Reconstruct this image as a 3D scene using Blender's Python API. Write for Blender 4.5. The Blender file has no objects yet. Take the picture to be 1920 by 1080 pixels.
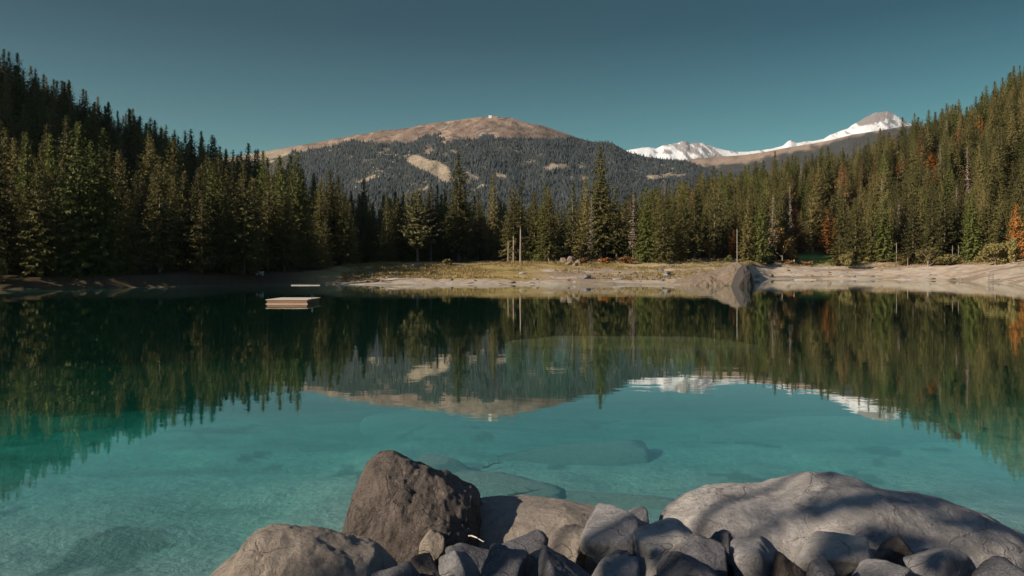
import bpy, bmesh, math, random
import numpy as np
from mathutils import Vector, Matrix
R = math.radians
scene = bpy.context.scene
COL = scene.collection

# ------------------------------------------------------------------ camera
F, C, HY = 1500.0, 3.7, 500.0          # focal length in photo pixels, eye height above the lake, horizon row
cam_d = bpy.data.cameras.new('camera'); cam = bpy.data.objects.new('camera', cam_d); COL.objects.link(cam)
cam.location = (0, 0, C); cam.rotation_euler = (R(90), 0, 0)
cam_d.sensor_width = 36; cam_d.lens = 36 * F / 1920; cam_d.shift_y = -40 / 1920
cam_d.clip_start = 0.1; cam_d.clip_end = 30000
scene.camera = cam

# ------------------------------------------------------------------ sky and sun
SUN_EL, SUN_AZ = 25.0, -118.0           # azimuth from straight ahead, minus = left
world = bpy.data.worlds.new('World'); scene.world = world; world.use_nodes = True
nt = world.node_tree; nt.nodes.clear()
wo = nt.nodes.new('ShaderNodeOutputWorld'); bg = nt.nodes.new('ShaderNodeBackground')
sky = nt.nodes.new('ShaderNodeTexSky'); sky.sky_type = 'NISHITA'; sky.sun_disc = False
sky.sun_elevation = R(SUN_EL); sky.sun_rotation = R(SUN_AZ); sky.altitude = 1000
sky.air_density = 1.0; sky.dust_density = 0.4; sky.ozone_density = 1.0
tc = nt.nodes.new('ShaderNodeTexCoord'); sep = nt.nodes.new('ShaderNodeSeparateXYZ')
ramp = nt.nodes.new('ShaderNodeValToRGB')
nt.links.new(tc.outputs['Generated'], sep.inputs[0]); nt.links.new(sep.outputs['Z'], ramp.inputs['Fac'])
e = ramp.color_ramp.elements  # thin air close to the horizon, deep teal higher in view
e[0].position = 0.0; e[0].color = (0.56, 0.84, 0.64, 1)
e[1].position = 0.45; e[1].color = (0.045, 0.185, 0.195, 1)
m_ = e.new(0.75); m_.color = (0.75, 0.90, 1.10, 1)  # overhead, out of view: blue brightness added as fill light
m_ = e.new(0.10); m_.color = (0.28, 0.56, 0.45, 1)
m_ = e.new(0.28); m_.color = (0.055, 0.215, 0.205, 1)
mul = nt.nodes.new('ShaderNodeMix'); mul.data_type = 'RGBA'; mul.blend_type = 'MULTIPLY'; mul.inputs[0].default_value = 1
nt.links.new(sky.outputs[0], mul.inputs[6]); nt.links.new(ramp.outputs[0], mul.inputs[7])
nt.links.new(mul.outputs[2], bg.inputs['Color']); bg.inputs['Strength'].default_value = 0.08
nt.links.new(bg.outputs[0], wo.inputs['Surface'])
SUN = Vector((math.sin(R(SUN_AZ)) * math.cos(R(SUN_EL)), math.cos(R(SUN_AZ)) * math.cos(R(SUN_EL)), math.sin(R(SUN_EL))))
sd = bpy.data.lights.new('sun', 'SUN'); sd.energy = 5.0; sd.angle = R(0.5); sd.color = (1.0, 0.88, 0.74)
so = bpy.data.objects.new('sun', sd); COL.objects.link(so); so.location = (0, 0, 50)
so.rotation_euler = SUN.to_track_quat('Z', 'Y').to_euler()
scene.view_settings.view_transform = 'Standard'; scene.view_settings.look = 'None'
scene.view_settings.exposure = 0.6; scene.view_settings.gamma = 1.0
scene.render.engine = 'CYCLES'
cy = scene.cycles
cy.use_denoising = True; cy.max_bounces = 8; cy.diffuse_bounces = 3; cy.glossy_bounces = 4
cy.transparent_max_bounces = 12; cy.volume_bounces = 0; cy.caustics_reflective = False; cy.caustics_refractive = False
cy.sample_clamp_indirect = 4

# ------------------------------------------------------------------ helpers
def tag(o, label=None, cat=None, group=None, kind=None):
    if label: o['label'] = label
    if cat: o['category'] = cat
    if group: o['group'] = group
    if kind: o['kind'] = kind
    return o
def link(o, parent=None):
    COL.objects.link(o)
    if parent: o.parent = parent
    return o
def empty(name, loc, rz=0, label=None, cat=None, group=None):
    o = bpy.data.objects.new(name, None); o.location = loc; o.rotation_euler = (0, 0, rz)
    o.empty_display_size = 0.3
    return tag(link(o), label, cat, group)
def mesh_from(name, V, Fc, mat=None, smooth=False, cols=None):
    """V (n,3) array, Fc (m,k) int array, every face with the same number of corners"""
    V = np.asarray(V, dtype=np.float32); Fc = np.asarray(Fc, dtype=np.int32)
    me = bpy.data.meshes.new(name); k = Fc.shape[1]
    me.vertices.add(len(V)); me.vertices.foreach_set('co', V.ravel())
    me.loops.add(Fc.size); me.loops.foreach_set('vertex_index', Fc.ravel())
    me.polygons.add(len(Fc)); me.polygons.foreach_set('loop_start', np.arange(0, Fc.size, k, dtype=np.int32))
    me.polygons.foreach_set('loop_total', np.full(len(Fc), k, dtype=np.int32))
    if smooth: me.polygons.foreach_set('use_smooth', np.ones(len(Fc), dtype=bool))
    me.update(calc_edges=True)
    if cols is not None:
        a = me.color_attributes.new('cover', 'FLOAT_COLOR', 'POINT')
        c4 = np.ones((len(V), 4), dtype=np.float32); c4[:, :3] = cols; a.data.foreach_set('color', c4.ravel())
    if mat: me.materials.append(mat)
    return me
def obj(name, me, parent=None, loc=None):
    o = bpy.data.objects.new(name, me)
    if loc is not None: o.location = loc
    return link(o, parent)
def bm_obj(name, bm, mat, parent=None, loc=None, smooth=False):
    me = bpy.data.meshes.new(name); bmesh.ops.recalc_face_normals(bm, faces=bm.faces); bm.to_mesh(me); bm.free(); me.materials.append(mat)
    if smooth:
        for p in me.polygons: p.use_smooth = True
    return obj(name, me, parent, loc)
def bbox(bm, c, s, rot=None):
    M = Matrix.Translation(c) @ (rot or Matrix.Identity(4)) @ Matrix.Diagonal((s[0], s[1], s[2], 1))
    bmesh.ops.create_cube(bm, size=1, matrix=M)
def tube(bm, p0, p1, r0, r1, n=8):
    p0, p1 = Vector(p0), Vector(p1); d = p1 - p0
    M = Matrix.Translation((p0 + p1) / 2) @ d.to_track_quat('Z', 'Y').to_matrix().to_4x4()
    bmesh.ops.create_cone(bm, segments=n, radius1=r0, radius2=r1, depth=d.length, matrix=M, cap_ends=True)
def W(px, py, z):                       # world point of photo pixel lying at height z
    D = (C - z) * F / (py - HY); return ((px - 960) / F * D, D, z)
def P(px, py, D): return ((px - 960) / F * D, D, C - (py - HY) / F * D)

# value noise, vectorised
def _h(ix, iy, iz, s):
    n = (ix * 374761393 + iy * 668265263 + iz * 2147483647 % 4294967296 + s * 974711) & 0xffffffff
    n = ((n ^ (n >> 13)) * 1274126177) & 0xffffffff
    n = ((n ^ (n >> 15)) * 2246822519) & 0xffffffff
    return ((n ^ (n >> 16)) & 0xffff) / 32767.5 - 1.0
def noise3(x, y, z, s=0):
    x = np.asarray(x, float); y = np.asarray(y, float) + 0 * x; z = np.asarray(z, float) + 0 * x
    ix, iy, iz = np.floor(x).astype(np.int64), np.floor(y).astype(np.int64), np.floor(z).astype(np.int64)
    fx, fy, fz = x - ix, y - iy, z - iz
    fx, fy, fz = [f * f * (3 - 2 * f) for f in (fx, fy, fz)]
    r = 0
    for a, wa in ((0, 1 - fx), (1, fx)):
        for b, wb in ((0, 1 - fy), (1, fy)):
            for c, wc in ((0, 1 - fz), (1, fz)):
                r = r + wa * wb * wc * _h(ix + a, iy + b, iz + c, s)
    return r
def fbm(x, y, z=0.0, o=4, s=0, g=0.5):
    a, t, f, n = 1.0, 0, 1.0, 0
    for i in range(o):
        t = t + a * noise3(x * f + 13.7 * i, np.asarray(y) * f, np.asarray(z) * f, s + i); n += a; a *= g; f *= 2.03
    return t / n

# ------------------------------------------------------------------ materials
def new_mat(name):
    m = bpy.data.materials.new(name); m.use_nodes = True; n = m.node_tree
    b = n.nodes['Principled BSDF']; b.inputs['Roughness'].default_value = 0.85
    b.inputs['Specular IOR Level'].default_value = 0.25
    return m, n, b
def N(n, t, **kw):
    x = n.nodes.new(t)
    for k, v in kw.items(): setattr(x, k, v)
    return x
def mixc(n, fac, a, b, mode='MIX'):
    x = N(n, 'ShaderNodeMix', data_type='RGBA', blend_type=mode)
    for i, v in ((0, fac), (6, a), (7, b)):
        if hasattr(v, 'links'): n.links.new(v, x.inputs[i])
        else: x.inputs[i].default_value = v if i == 0 else (*v, 1)
    return x.outputs[2]
def noise_tex(n, scale, detail=6, rough=0.6, coord='Object', dist=0.0, stretch=None):
    t = N(n, 'ShaderNodeTexCoord'); x = N(n, 'ShaderNodeTexNoise'); src = t.outputs[coord]
    if stretch:
        mp = N(n, 'ShaderNodeMapping'); mp.inputs['Scale'].default_value = stretch; n.links.new(src, mp.inputs[0]); src = mp.outputs[0]
    n.links.new(src, x.inputs['Vector']); x.inputs['Scale'].default_value = scale
    x.inputs['Detail'].default_value = detail; x.inputs['Roughness'].default_value = rough; x.inputs['Distortion'].default_value = dist
    return x.outputs['Fac']
def remap(n, v, a, b, c=0.0, d=1.0):
    x = N(n, 'ShaderNodeMapRange'); n.links.new(v, x.inputs[0])
    for i, k in enumerate((a, b, c, d)): x.inputs[i + 1].default_value = k
    return x.outputs[0]
def bump(n, b, h, strength, dist):
    x = N(n, 'ShaderNodeBump'); x.inputs['Strength'].default_value = strength; x.inputs['Distance'].default_value = dist
    n.links.new(h, x.inputs['Height']); n.links.new(x.outputs[0], b.inputs['Normal'])
def foliage(name, c1, c2, c3=None, transl=0.25, sc=0.9):
    m, n, b = new_mat(name)
    oi = N(n, 'ShaderNodeObjectInfo')
    fine = remap(n, noise_tex(n, sc, 3, 0.7), 0.3, 0.7)
    col = mixc(n, fine, c1, c2)
    if c3: col = mixc(n, remap(n, oi.outputs['Random'], 0.55, 1.0), col, c3)
    hs = N(n, 'ShaderNodeHueSaturation'); n.links.new(col, hs.inputs['Color'])
    n.links.new(remap(n, oi.outputs['Random'], 0, 1, 0.55, 1.45), hs.inputs['Value'])
    n.links.new(hs.outputs[0], b.inputs['Base Color']); b.inputs['Roughness'].default_value = 0.7
    tr = N(n, 'ShaderNodeBsdfTranslucent'); n.links.new(hs.outputs[0], tr.inputs[0])
    mx = N(n, 'ShaderNodeMixShader'); mx.inputs[0].default_value = transl
    n.links.new(b.outputs[0], mx.inputs[1]); n.links.new(tr.outputs[0], mx.inputs[2])
    n.links.new(mx.outputs[0], n.nodes['Material Output'].inputs['Surface'])
    return m
M = {}
M['needle'] = foliage('needle', (0.080, 0.080, 0.022), (0.160, 0.135, 0.042), (0.155, 0.125, 0.042), .3)
M['needle_green'] = foliage('needle_green', (0.070, 0.090, 0.020), (0.150, 0.150, 0.038), None, .3)
M['pine'] = foliage('pine', (0.080, 0.085, 0.030), (0.170, 0.150, 0.065))
M['orange'] = foliage('orange', (0.25, 0.10, 0.020), (0.38, 0.17, 0.040))
M['rust'] = foliage('rust', (0.16, 0.085, 0.030), (0.26, 0.14, 0.055))
M['gold'] = foliage('gold', (0.20, 0.13, 0.035), (0.34, 0.21, 0.07))
M['olive'] = foliage('olive', (0.16, 0.14, 0.045), (0.27, 0.22, 0.08))
M['far_tree'] = foliage('far_tree', (0.018, 0.026, 0.026), (0.050, 0.056, 0.050), None, 0.0, .03)
def bark(name, c1, c2):
    m, n, b = new_mat(name); f = remap(n, noise_tex(n, 3, 6, 0.7, stretch=(1, 1, 0.2)), 0.3, 0.7)
    n.links.new(mixc(n, f, c1, c2), b.inputs['Base Color']); bump(n, b, f, 0.6, 0.03); return m
M['bark'] = bark('bark', (0.12, 0.085, 0.06), (0.27, 0.21, 0.155))
M['bark_pale'] = bark('bark_pale', (0.19, 0.145, 0.11), (0.34, 0.275, 0.21))

def cover_mat(name, bump_s, bump_d, fine_scale, amt=0.35):
    m, n, b = new_mat(name)
    at = N(n, 'ShaderNodeVertexColor', layer_name='cover')
    f = noise_tex(n, fine_scale, 8, 0.65); f2 = noise_tex(n, fine_scale * 6, 5, 0.7)
    k = N(n, 'ShaderNodeMath', operation='ADD'); n.links.new(f, k.inputs[0]); n.links.new(f2, k.inputs[1])
    v = remap(n, k.outputs[0], 0.7, 1.3, 1 - amt, 1 + amt)
    x = N(n, 'ShaderNodeVectorMath', operation='SCALE'); n.links.new(at.outputs[0], x.inputs[0]); n.links.new(v, x.inputs['Scale'])
    n.links.new(x.outputs[0], b.inputs['Base Color']); bump(n, b, k.outputs[0], bump_s, bump_d)
    b.inputs['Roughness'].default_value = 0.9; b.inputs['Specular IOR Level'].default_value = 0.1
    return m
M['ground'] = cover_mat('ground', 0.5, 0.2, 0.9, 0.24)
M['hill'] = cover_mat('hill', 0.8, 10.0, 0.02, 0.4)
M['snow'] = cover_mat('snow', 0.9, 22.0, 0.012, 0.10)

def rock_mat(name, c1, c2, c3, streak=1.0, dark=(0.05, 0.045, 0.04), dk=0.5, bd=0.022):
    m, n, b = new_mat(name)
    big = remap(n, noise_tex(n, 1.3, 5, 0.6, dist=0.6, stretch=(1, 1, streak)), 0.35, 0.65)
    mid = remap(n, noise_tex(n, 7, 8, 0.75, dist=0.3, stretch=(1, 1, streak)), 0.35, 0.65)
    fine = remap(n, noise_tex(n, 55, 5, 0.8), 0.35, 0.65)
    c = mixc(n, big, c1, c2); c = mixc(n, mid, c, c3)
    spk = remap(n, noise_tex(n, 26, 6, 0.8), 0.56, 0.70, 0, dk)
    c = mixc(n, spk, c, dark)
    c = mixc(n, remap(n, noise_tex(n, 2.6, 6, 0.7, dist=1.2), 0.55, 0.68, 0, dk), c, dark)
    c = mixc(n, remap(n, fine, 0, 1, 0, 0.8), c, c1, 'OVERLAY')
    t = N(n, 'ShaderNodeTexCoord'); wn = N(n, 'ShaderNodeTexNoise'); wn.inputs['Scale'].default_value = 2.2; wn.inputs['Detail'].default_value = 5; n.links.new(t.outputs['Object'], wn.inputs['Vector'])
    wm = N(n, 'ShaderNodeVectorMath', operation='MULTIPLY_ADD'); n.links.new(wn.outputs['Color'], wm.inputs[0]); wm.inputs[1].default_value = (.5, .5, .9); n.links.new(t.outputs['Object'], wm.inputs[2])
    vo = N(n, 'ShaderNodeTexVoronoi', feature='DISTANCE_TO_EDGE'); vo.inputs['Scale'].default_value = 1.7; n.links.new(wm.outputs[0], vo.inputs['Vector'])
    crack = remap(n, vo.outputs['Distance'], 0.0, 0.018, 0.0, 1.0)
    cm = N(n, 'ShaderNodeMath', operation='MAXIMUM'); n.links.new(crack, cm.inputs[0]); n.links.new(remap(n, noise_tex(n, 1.6, 3), .47, .55), cm.inputs[1])
    c = mixc(n, remap(n, cm.outputs[0], 0, 1, 0.42, 0), c, dark)
    n.links.new(c, b.inputs['Base Color']); b.inputs['Roughness'].default_value = 0.8
    pit = remap(n, noise_tex(n, 18, 6, 0.85), 0.3, 0.7)
    k = N(n, 'ShaderNodeMath', operation='MULTIPLY_ADD'); n.links.new(mid, k.inputs[0]); k.inputs[1].default_value = 1.2; n.links.new(pit, k.inputs[2])
    k2 = N(n, 'ShaderNodeMath', operation='ADD'); n.links.new(k.outputs[0], k2.inputs[0]); n.links.new(cm.outputs[0], k2.inputs[1])
    bump(n, b, k2.outputs[0], 0.9, bd)
    return m
M['slab'] = rock_mat('slab', (0.44, 0.405, 0.365), (0.24, 0.225, 0.225), (0.56, 0.525, 0.49), 1.6, (0.08, 0.07, 0.065), 0.6)
M['grey'] = rock_mat('grey', (0.32, 0.305, 0.30), (0.18, 0.175, 0.18), (0.45, 0.425, 0.40), 1, dk=0.4)
M['dark'] = rock_mat('dark', (0.16, 0.155, 0.165), (0.09, 0.09, 0.10), (0.26, 0.25, 0.25), 1, (0.03, 0.03, 0.03), 0.4)
M['tan'] = rock_mat('tan', (0.35, 0.30, 0.25), (0.22, 0.185, 0.155), (0.44, 0.385, 0.32), 1, (0.09, 0.07, 0.055), 0.35)
M['brownrock'] = rock_mat('brownrock', (0.17, 0.135, 0.11), (0.075, 0.062, 0.055), (0.26, 0.215, 0.18), 0.5, (0.025, 0.02, 0.016), 0.85)
M['sunken'] = rock_mat('sunken', (0.34, 0.32, 0.27), (0.27, 0.255, 0.21), (0.40, 0.385, 0.33), 1, (0.2, 0.19, 0.16), 0.3)
M['shadedrock'] = rock_mat('shadedrock', (0.07, 0.06, 0.055), (0.035, 0.03, 0.03), (0.11, 0.095, 0.085), 1, dk=.4)  # end face of the outcrop, its shade put into the rock colour
M['crag'] = rock_mat('crag', (0.33, 0.26, 0.19), (0.21, 0.165, 0.125), (0.42, 0.34, 0.26), 1, (0.10, 0.08, 0.06), 0.6, .12)
def wood(name, c1, c2, sc=4):
    m, n, b = new_mat(name); f = remap(n, noise_tex(n, sc, 6, 0.7, stretch=(0.15, 1, 1)), 0.3, 0.7)
    n.links.new(mixc(n, f, c1, c2), b.inputs['Base Color']); bump(n, b, f, 0.4, 0.01); return m
M['plank'] = wood('plank', (0.42, 0.36, 0.28), (0.58, 0.51, 0.41), 3)
M['redwood'] = wood('redwood', (0.22, 0.11, 0.065), (0.36, 0.20, 0.12), 3)
M['shedwood'] = wood('shedwood', (0.45, 0.26, 0.17), (0.60, 0.38, 0.26))
M['roofwood'] = wood('roofwood', (0.05, 0.035, 0.03), (0.09, 0.065, 0.05))
M['whitewash'] = wood('whitewash', (0.7, 0.68, 0.64), (0.8, 0.78, 0.74))
M['metal'] = wood('metal', (0.10, 0.10, 0.09), (0.16, 0.15, 0.14))
M['palewood'] = wood('palewood', (0.45, 0.40, 0.33), (0.62, 0.56, 0.46))

# ------------------------------------------------------------------ shape of the land
#        px     shore forest zb   ridge zr
TAB = np.array([
    (-2600,  90, 100, 3.0, 230, 120), (-600, 118, 122, 2.0, 300, 105), (0, 130, 134, 2.0, 335, 66),
    (204, 140, 144, 2.0, 350, 49), (350, 150, 154, 2.0, 340, 35), (480, 163, 168, 2.0, 320, 20),
    (560, 169, 176, 2.4, 305, 13), (610, 168, 190, 3.4, 300, 9), (700, 160, 226, 4.4, 420, 7), (960, 163, 234, 4.9, 420, 8),
    (1200, 166, 238, 4.9, 420, 10), (1300, 160, 250, 5.5, 430, 28), (1396, 156, 262, 5.5, 445, 37),
    (1412, 225, 266, 5.5, 445, 38), (1450, 240, 272, 5.5, 450, 41), (1550, 240, 285, 5.5, 470, 49),
    (1640, 236, 285, 5.5, 480, 58), (1700, 226, 280, 6.0, 500, 70), (1760, 214, 270, 6.0, 500, 79),
    (1830, 196, 260, 6.0, 490, 86), (1920, 168, 243, 6.3, 470, 100), (2100, 150, 215, 6.0, 450, 122), (2700, 120, 170, 6.0, 420, 130)], float)
def cols_at(px):
    return [np.interp(px, TAB[:, 0], TAB[:, i]) for i in range(1, 6)]
def sm_(x, a, b): t = np.clip((x - a) / (b - a), 0, 1); return t * t * (3 - 2 * t)
def ground(X, Y):
    X = np.asarray(X, float); Y = np.asarray(Y, float)
    Yf = np.maximum(Y, 1e-3); px = 960 + F * X / Yf
    D = np.where(Y > 0, Y, 1e-3)
    px = np.clip(px, -4000, 6000)
    ys, yb, zb, yr, zr = cols_at(px)
    # far out to the side keep the radius rather than the depth
    Rr = np.hypot(X, Y); sc_ = np.maximum(1.0, Rr / np.maximum(Yf, 1e-3) / 1.6); D = np.minimum(Yf * sc_, Rr)
    D = np.where(Y > 0, D, Rr * 0)
    wob = fbm(X * 0.06, Y * 0.06, 0, 3, 5) * 4
    Dw = D + wob * np.clip((D - 60) / 60, 0, 1)
    t = np.clip((Dw - ys) / (yb - ys), 0, 1)
    far = np.where(Dw < ys, -(ys - Dw) * 0.16, zb * (0.45 * t ** 0.8 + 0.55 * t * t * (3 - 2 * t)))
    u = np.clip((D - yb) / (yr - yb), 0, 1)
    far = far + (zr - zb) * (0.35 * u + 0.65 * u * u * (3 - 2 * u) * 1.0)
    far = far - np.clip(D - yr, 0, None) * 0.22
    far = np.where(D > yr, np.maximum(far, 2.0), far)
    land = np.clip((Dw - ys) / 8, 0, 1)
    far = far + land * (fbm(X * 0.11, Y * 0.11, 0, 5, 9) * 0.55 + np.abs(fbm(X * 0.35, Y * 0.35, 0, 3, 19)) * 0.28) + u * fbm(X * 0.02, Y * 0.02, 0, 3, 21) * 5
    # near shore
    Ys = np.interp(X, [-60, -8, -4.2, -2.6, 3, 9, 60], [4, 4.6, 5.6, 8.2, 8.8, 9.5, 20])
    near = np.where(Y < Ys, np.minimum(0.42 * (Ys - Y), 1.75 + 0.05 * np.abs(Ys - Y)), -(0.070 + .018 * sm_(X, -3, 3)) * (Y - Ys) + (0.035) * np.maximum(0, Y - 38))
    near = near + fbm(X * 0.7, Y * 0.7, 0, 4, 31) * np.where(Y < Ys, 0.12, 0.07)
    # a shallow bank under water in mid lake
    q = (X - 6.2) / 6.6; half = 3.6 * np.sqrt(np.clip(1 - q ** 4, 0, 1)) + .5 * noise3(X * .25, 0, 0, 3)
    bar = np.exp(-np.clip((np.abs(Y - 40.6) - half) / .45, 0, 9) ** 2) * (np.abs(q) < 1.02)
    lake = np.maximum(np.maximum(near, -8.5), far)
    lake = np.maximum(lake, -8.5 + (8.28 + .06 * noise3(X * .5, Y * .8, 0, 4)) * bar) + np.where(lake < -0.3, fbm(X * 0.25, Y * 0.25, 0, 4, 41) * 0.16, 0)
    shade_hump = 112 * np.exp(-((X + 400) / 110) ** 2 / 2 - ((Y - 150) / 56) ** 2 / 2) * np.clip((-X - 200) / 60, 0, 1)  # unseen hill added off to the left to shade the left forest
    far = far + shade_hump; lake = lake + shade_hump
    return np.where((Y > 0) & (Rr > 60), np.maximum(far, -8.5 + (8.28 + .06 * noise3(X * .5, Y * .8, 0, 4)) * bar), lake)
def gz(x, y): return float(ground(np.array([x]), np.array([y]))[0])
def on_ground(px, py):                  # nearest far-shore point seen at that pixel
    Ds = np.arange(150, 520, 0.5); X = (px - 960) / F * Ds
    z = ground(X, Ds); p = HY - (z - C) / Ds * F
    ok = np.where(p <= py)[0]
    i = ok[0] if len(ok) else len(Ds) - 1
    return float(X[i]), float(Ds[i]), float(z[i])

def grid_faces(nr, nc, wrap=False):
    i = np.arange(nr - 1)[:, None]; j = np.arange(nc if wrap else nc - 1)[None, :]
    j2 = (j + 1) % nc
    a = i * nc + j; b = i * nc + j2; c = (i + 1) * nc + j2; d = (i + 1) * nc + j
    return np.stack([a, b, c, d], -1).reshape(-1, 4)
def sm(a, b, x): t = np.clip((x - a) / (b - a), 0, 1); return t * t * (3 - 2 * t)
def lerp(a, b, t): return a * (1 - t[..., None]) + np.array(b) * t[..., None]
def build_ground():
    th = np.concatenate([np.arange(-180, -52, 3.0), np.arange(-52, 52, 0.17), np.arange(52, 180, 3.0)]) * math.pi / 180
    r = np.concatenate([np.arange(0.4, 16, 0.16), np.arange(16, 60, 0.5), np.arange(60, 130, 2.0), np.arange(130, 290, 0.7),
                        np.arange(290, 620, 5.0), np.geomspace(620, 12000, 26)])
    T, RR = np.meshgrid(th, r); X = RR * np.sin(T); Y = RR * np.cos(T); Z = ground(X, Y)
    Z = np.where(RR > 2000, np.minimum(Z, 2.0), Z)
    px = 960 + F * X / np.maximum(Y, 1e-3); ys, yb, zb, yr, zr = cols_at(np.clip(px, -4000, 6000))
    py = HY - (Z - C) / np.maximum(Y, 1) * F
    n1 = fbm(X * 0.09, Y * 0.09, 0, 4, 51); n2 = fbm(X * 0.5, Y * 0.5, 0, 4, 57); n3 = fbm(X * 0.045, Y * 0.2, 0, 3, 61)
    t = (Y - ys) / (yb - ys)
    c = np.zeros(X.shape + (3,)) + np.array((0.40, 0.31, 0.22))
    c = lerp(c, (0.46, 0.40, 0.33), sm(-0.1, 0.4, n2))
    c = lerp(c, (0.22, 0.155, 0.10), sm(0.0, 0.35, n3 + n2 * .35) * 0.75); c = lerp(c, (0.15, 0.12, 0.09), sm(0.38, 0.5, fbm(X * .9, Y * .5, 0, 3, 63)) * .7)
    grassw = sm(0.14, 0.26, t + n3 * 0.12 + n2 * .05) * np.where(px < 1400, 1, 0.0)
    gl_ = sm(980, 1060, px + n2 * 60); grassw = np.maximum(grassw * (1 - gl_ + gl_ * sm(0.45, 0.75, t + n1 * 0.5)), sm(0.62, 0.95, t + n1 * 0.25))
    c = lerp(c, (0.33, 0.235, 0.090), grassw)
    c = lerp(c, (0.15, 0.135, 0.045), grassw * sm(0.0, 0.45, n1 + n2 * 0.4) * 0.9)
    c = lerp(c, (0.19, 0.10, 0.045), grassw * sm(0.25, 0.5, n3) * 0.6)
    lawn = sm(1484, 1500, px) * (1 - sm(1552, 1572, px + n1 * 10)) * sm(470, 474, py) * (1 - sm(495, 500, py + n1 * 6)) * (Y > 150)
    c = lerp(c, (0.17, 0.27, 0.06), lawn)
    fl = np.maximum(sm(0.98, 1.06, t), 1 - sm(520, 640, px + n1 * 40)) * (1 - lawn)  # forest floor, carried down to the left waterline to paint in its shade
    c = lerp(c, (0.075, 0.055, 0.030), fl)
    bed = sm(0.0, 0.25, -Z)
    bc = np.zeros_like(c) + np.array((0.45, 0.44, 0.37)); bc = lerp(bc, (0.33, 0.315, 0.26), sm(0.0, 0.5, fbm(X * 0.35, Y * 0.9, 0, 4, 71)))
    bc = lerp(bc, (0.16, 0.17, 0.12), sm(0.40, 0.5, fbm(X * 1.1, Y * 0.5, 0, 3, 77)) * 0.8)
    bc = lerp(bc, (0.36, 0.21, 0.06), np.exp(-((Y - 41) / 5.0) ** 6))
    bc = lerp(bc, (0.075, 0.07, 0.038), (lambda w: w * sm(0.32, 0.6, -Z) + (1 - w) * sm(1.2, 2.6, -Z))(sm(19, 36, Y + n1 * 5)))  # dark silt in the deep, also painted dark for light lost in water
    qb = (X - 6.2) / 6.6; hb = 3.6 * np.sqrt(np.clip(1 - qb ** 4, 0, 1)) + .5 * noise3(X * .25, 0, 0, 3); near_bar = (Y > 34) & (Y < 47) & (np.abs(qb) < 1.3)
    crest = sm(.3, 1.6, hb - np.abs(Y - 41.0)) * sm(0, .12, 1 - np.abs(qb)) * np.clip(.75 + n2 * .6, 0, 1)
    bc = np.where(near_bar[..., None], lerp(np.zeros_like(bc) + np.array((.07, .065, .035)), (0.38, 0.22, 0.07), crest), bc)  # brown bank top; flanks painted dark so their sunlit wall sinks away
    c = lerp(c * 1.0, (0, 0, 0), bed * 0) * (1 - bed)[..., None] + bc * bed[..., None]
    nearland = (Y < 12) & (Z > -0.1)
    c = np.where(nearland[..., None], np.array((0.10, 0.09, 0.08)), c)
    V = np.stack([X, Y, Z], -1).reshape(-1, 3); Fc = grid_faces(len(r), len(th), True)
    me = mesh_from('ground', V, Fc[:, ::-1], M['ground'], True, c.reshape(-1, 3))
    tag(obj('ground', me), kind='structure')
build_ground()

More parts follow.
